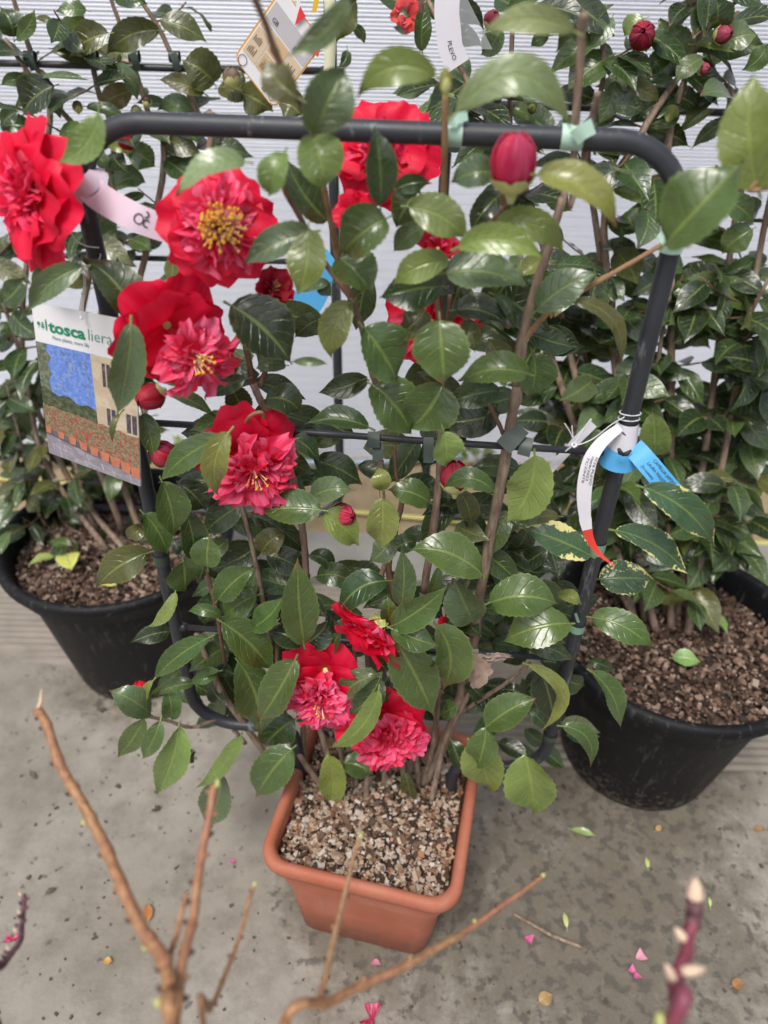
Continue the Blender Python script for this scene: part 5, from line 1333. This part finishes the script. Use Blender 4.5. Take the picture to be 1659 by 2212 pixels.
# light blue strip hanging behind
pb = lambda x, y: atY(*cp('M', x, y), 1.10)
f6, L6 = ribbon([pb(610, 560), pb(560, 610), pb(530, 690), pb(490, 770), pb(440, 850)], lambda s: .030 + .018 * math.sin(s * 3.1), None)
B2 = thing('strip_label', pb(600, 570), 'light blue strip tag hanging behind the big red flower', 'label', 'plastic strip labels'); ribmesh('strip', f6, L6, M['blue_plastic'], B2)
# care card at the top
c6 = lambda x, y, Yp=1.25: atY(483.8 + x * .1667, y * .1667, Yp)
qa, qb, qd = c6(120, 745), c6(655, 1425), c6(760, -180, 1.25)
S6o = qa; eu = qb - qa; ev = qd - qa
n6 = eu.cross(ev).normalized(); n6 = n6 if n6.dot(BK) > 0 else -n6
CD = thing('care_card', qa, 'tan care card with orange border and red panel hung behind the top bar', 'label')
def S6(u, v): return S6o + eu * u + ev * v
def rr_poly(mb, u0, v0, u1, v1, r_, m_, lift):
    pts = []; ru = r_ / eu.length; rv = r_ / ev.length
    for cu, cv, a0 in ((u1 - ru, v1 - rv, 0), (u0 + ru, v1 - rv, 90), (u0 + ru, v0 + rv, 180), (u1 - ru, v0 + rv, 270)):
        for i in range(6): a_ = R(a0 + 18 * i); pts.append((cu + ru * math.cos(a_), cv + rv * math.sin(a_)))
    vs_ = [S6(u, v) + n6 * lift for u, v in pts]; fc = tuple(range(len(pts)))
    nn = (vs_[8] - vs_[0]).cross(vs_[16] - vs_[8]); mb.add(vs_, [fc if nn.dot(n6) > 0 else fc[::-1]], None, m_)
CM6 = [flat('orange_border', (.78, .38, .06)), M['white_card'], flat('tan_panel', (.62, .44, .25)), flat('grey_panel', (.52, .50, .52)), flat('red_panel', (.78, .04, .05)), flat('yellow_panel', (.80, .50, .02)), flat('pale_tan_panel', (.66, .52, .36)), M['ink_black']]
mb = MB(); rr_poly(mb, 0, 0, 1, 1.0, .012, 0, 0); rr_poly(mb, .03, .015, .97, .985, .010, 1, .0006); mb.build('card', CM6, CD, smooth=False)
mb = MB()
for (u0, v0, u1, v1, m_) in ((.05, .155, .33, .50, 6), (.35, .155, .95, .37, 2), (.35, .385, .66, .60, 2), (.68, .385, .95, .60, 6), (.05, .515, .33, .60, 6), (.05, .62, .95, .84, 3)): rr_poly(mb, u0, v0, u1, v1, .001, m_, .0011)
mb.build('printed_panels', CM6, CD, smooth=False)
mb = MB(); vv = lambda x, y: c6(x, y) + n6 * .004
mb.add([vv(1180, 370), vv(1300, 470), vv(1220, 740), vv(1020, 540)], [(3, 2, 1, 0)], None, 4); mb.add([vv(990, 75), vv(1065, 210), vv(920, 330)], [(2, 1, 0)], None, 4); mb.add([vv(950, -20), vv(1000, -20), vv(985, 90), vv(915, 330)], [(3, 2, 1, 0)], None, 1)
mb.add([vv(1170, -20), vv(1240, -20), vv(1200, 160), vv(1140, 165)], [(3, 2, 1, 0)], None, 5); mb.build('folded_flap', CM6, CD, smooth=False)
mb = MB()
for g0, (u0, v0) in enumerate(((.10, .20), (.09, .34), (.40, .19), (.56, .20), (.40, .42), (.74, .44))):
    for k in range(5):
        uu = u0 + .032 * k; rr_poly(mb, uu, v0, uu + .010, v0 + random.uniform(.05, .10), .0002, 7, .0016)
def ring6(u, v, r_, t_): mb.grid(lambda a_, b_: S6(u, v) + (eu.normalized() * math.cos(a_ * 6.283) + ev.normalized() * math.sin(a_ * 6.283)) * (r_ + t_ * b_) + n6 * .0017, 20, 1, 7)
ring6(.14, .075, .0062, .0009); ring6(.84, .075, .004, .0009); mb.build('printed_marks', CM6, CD, smooth=False)
def t6(u, v):
    e1 = eu.normalized(); e2 = ev.normalized(); return S6o + e1 * u + e2 * v, n6
for s_, u, v in (('GB', .15, .66), ('D', .66, .65)):
    text_on(t6, s_, u * eu.length, v * ev.length, .006, name='printed_words', mat=M['ink_black'], parent=CD, lift=.0018); u_, v_ = u + .05, v + .015
tri = [(.63, .05), (.70, .05), (.665, .10)]
mb = MB()
for i in range(3):
    a_, b_ = tri[i], tri[(i + 1) % 3]; mb.tube([S6(*a_) + n6 * .0016, S6(*b_) + n6 * .0016], .0006, 5)
mb.build('recycling_mark', M['ink_black'], CD)
mb = MB(); mb.grid(lambda u, v: atY(699 + 24 * u + 3 * math.sin(v * 5), -20 + 270 * v, 1.22), 2, 10); mb.f = [q_[::-1] for q_ in mb.f]
ob = mb.build('strap', M['cream_strap'], None, c6(1380, 100, 1.22)); ob.modifiers.new('thickness', 'SOLIDIFY').thickness = .001; tag(ob, 'pale cream strap hanging straight down beside the care card', 'strap')
# white tag with letters at the upper right
c8 = lambda x, y, Yp=1.22: atY(829.5 + x * .1458, y * .1458, Yp)
f7, L7 = ribbon([c8(940, -60), c8(930, 200), c8(960, 480), c8(990, 720), c8(1100, 980)], lambda s: .034, None)
E1 = thing('strip_label', c8(930, 100), 'white strip tag at the top right hanging from the rear dark post', 'label', 'plastic strip labels'); ribmesh('strip', f7, L7, M['white_plastic'], E1)
text_on(lambda u, v: (f7(L7 * .60 + u, .003 - v)[0], f7(L7 * .6 + u, 0)[1]), 'PLEVO', 0, 0, .006, name='printed_words', mat=M['ink_black'], parent=E1, lift=.001)
mb = MB(); mb.grid(lambda u, v: c8(900 + 330 * u + 380 * v * (.4 + .6 * u), -30 + 760 * v, 1.24), 4, 8); mb.f = [q_[::-1] for q_ in mb.f]
bm_ = NB('clear_film'); pb_ = bm_.bsdf(Base_Color=(.75, .77, .82, 1), Roughness=.2, Alpha=.35); ob = mb.build('plastic_film', bm_.done(pb_), None, c8(1000, 100, 1.24)); tag(ob, 'clear plastic film sheet behind the white tag at the top right', 'film')
# tapes
def ring_tape(px, py, wid, along, label, mat='tape', r_=.0122, wings=None, z=None):
    P = att(px, py, 0); t = along; a = P - t * wid / 2; b_ = P + t * wid / 2
    tt = thing('tape_tie', P, label, 'tape', 'green tape ties'); band(tt, a, b_, r_, mat, 'band')
    if wings:
        for pts, w_ in wings:
            ff, LL = ribbon([att(x, y, o) for x, y, o in pts], w_, None); ribmesh('tail', ff, LL, M[mat], tt, n=8)
    return tt
def onx(px, z): r = ray(px, 1000); return None
ax = Vector((1, -.07, 0)).normalized()
def tape_on_top(px, wid, label, mat, wings):     # centre of the top tube
    y0 = 280
    for y in range(240, 420):
        if abs(att(px, y).z - 1.362) < .0011: y0 = y; break
    return ring_tape(px, y0, wid, ax, label, mat, .0118, wings)
tape_on_top(980, .017, 'pale green tape tie at the middle of the top bar', 'tape_pale', [([(975, 272, 1.5), (985, 255, 1.4), (1010, 248, .8)], .010)])
tape_on_top(1234, .021, 'pale green tape tie with a folded tail right of the red bud', 'tape_pale', [([(1240, 300, 1.6), (1258, 285, 2.0), (1282, 272, 2.2)], .014)])
def tape_on_right(py, wid, label, mat='tape', wings=None):
    z = zpost(py); P = pc(z); tt = thing('tape_tie', P, label, 'tape', 'green tape ties'); band(tt, P - dz * wid / 2, P + dz * wid / 2, .0117, mat, 'band')
    for pts, w_ in (wings or []):
        ff, LL = ribbon([att(x, y, o) for x, y, o in pts], w_, None); ribmesh('tail', ff, LL, M[mat], tt, n=8)
tape_on_right(520, .02, 'pale green tape tie where the large leaf meets the right post', 'tape_pale', [([(1425, 520, 2), (1450, 510, 2.2), (1475, 520, 1.8)], .012)])
tape_on_right(1182, .019, 'green tape band on the right post just below the red tag end', 'tape'); tape_on_right(1355, .014, 'green tape band on the right post level with two big leaves', 'tape', [([(1250, 1345, 1.5), (1243, 1325, 1.6)], .004)])
tape_on_right(1592, .013, 'dull green tape band lowest on the right post', 'tape_grey')
def tape_on_left(py, wid, label):
    P = Vector((TP.x, TP.y, atY(340, py, TP.y).z)); tt = thing('tape_tie', P, label, 'tape', 'green tape ties'); band(tt, P - dz * wid / 2, P + dz * wid / 2, .0117, 'tape_grey', 'band')
tape_on_left(1205, .018, 'dark green tape band on the left post below the label'); tape_on_left(1398, .012, 'dark green tape band on the left post above the low curve')
def hang_tape(c, x, y, w0, h0, label, ang=0):
    P = tp(c, x, y, 1.2); tt = thing('tape_tie', P, label, 'tape', 'green tape ties'); s = pxm(P) * .5
    ff, LL = ribbon([P + UP * h0 * s * .5 - XR * ang * s, P + BK * .002, P - UP * h0 * s * .5 + XR * ang * s], w0 * s, None); ribmesh('band', ff, LL, M['tape_grey'], tt, n=8)
hang_tape('N', 785, 240, 52, 70, 'grey green tape folded over the middle rung at the third stem'); hang_tape('N', 802, 290, 45, 80, 'grey green tape end hanging below the middle rung')
hang_tape('N', 1022, 285, 45, 110, 'dark tape hanging by the central stem at the middle rung'); hang_tape('N', 1385, 230, 80, 90, 'dark green tape tie on the thick right stem at the middle rung', -40); hang_tape('N', 1440, 270, 55, 80, 'dark green tape end beside the thick right stem', -10)
hang_tape('P', 1212, 345, 50, 60, 'dark green tape tie above the withered leaf on the lower rung')
# ties on the rear rungs
for i, x in enumerate((65, 200, 290, 377)):
    P = atY(x, 122, 1.49); tt = thing('tape_tie', P, ['dark tie on the rear left rung at the far left stem', 'dark tie on the rear left rung at the second stem', 'dark tie on the rear left rung at the third stem', 'dark tie on the rear left rung where the slanting stem crosses'][i], 'tape', 'ties on the rear left rung')
    band(tt, P - Vector((.009, 0, 0)), P + Vector((.009, 0, 0)), .009, 'tape_grey', 'band'); ff, LL = ribbon([P + Vector((0, -.01, .006)), P + Vector((.004, -.012, -.006)), P + Vector((.006, -.01, -.02))], .012, None); ribmesh('tail', ff, LL, M['tape_grey'], tt, n=5)
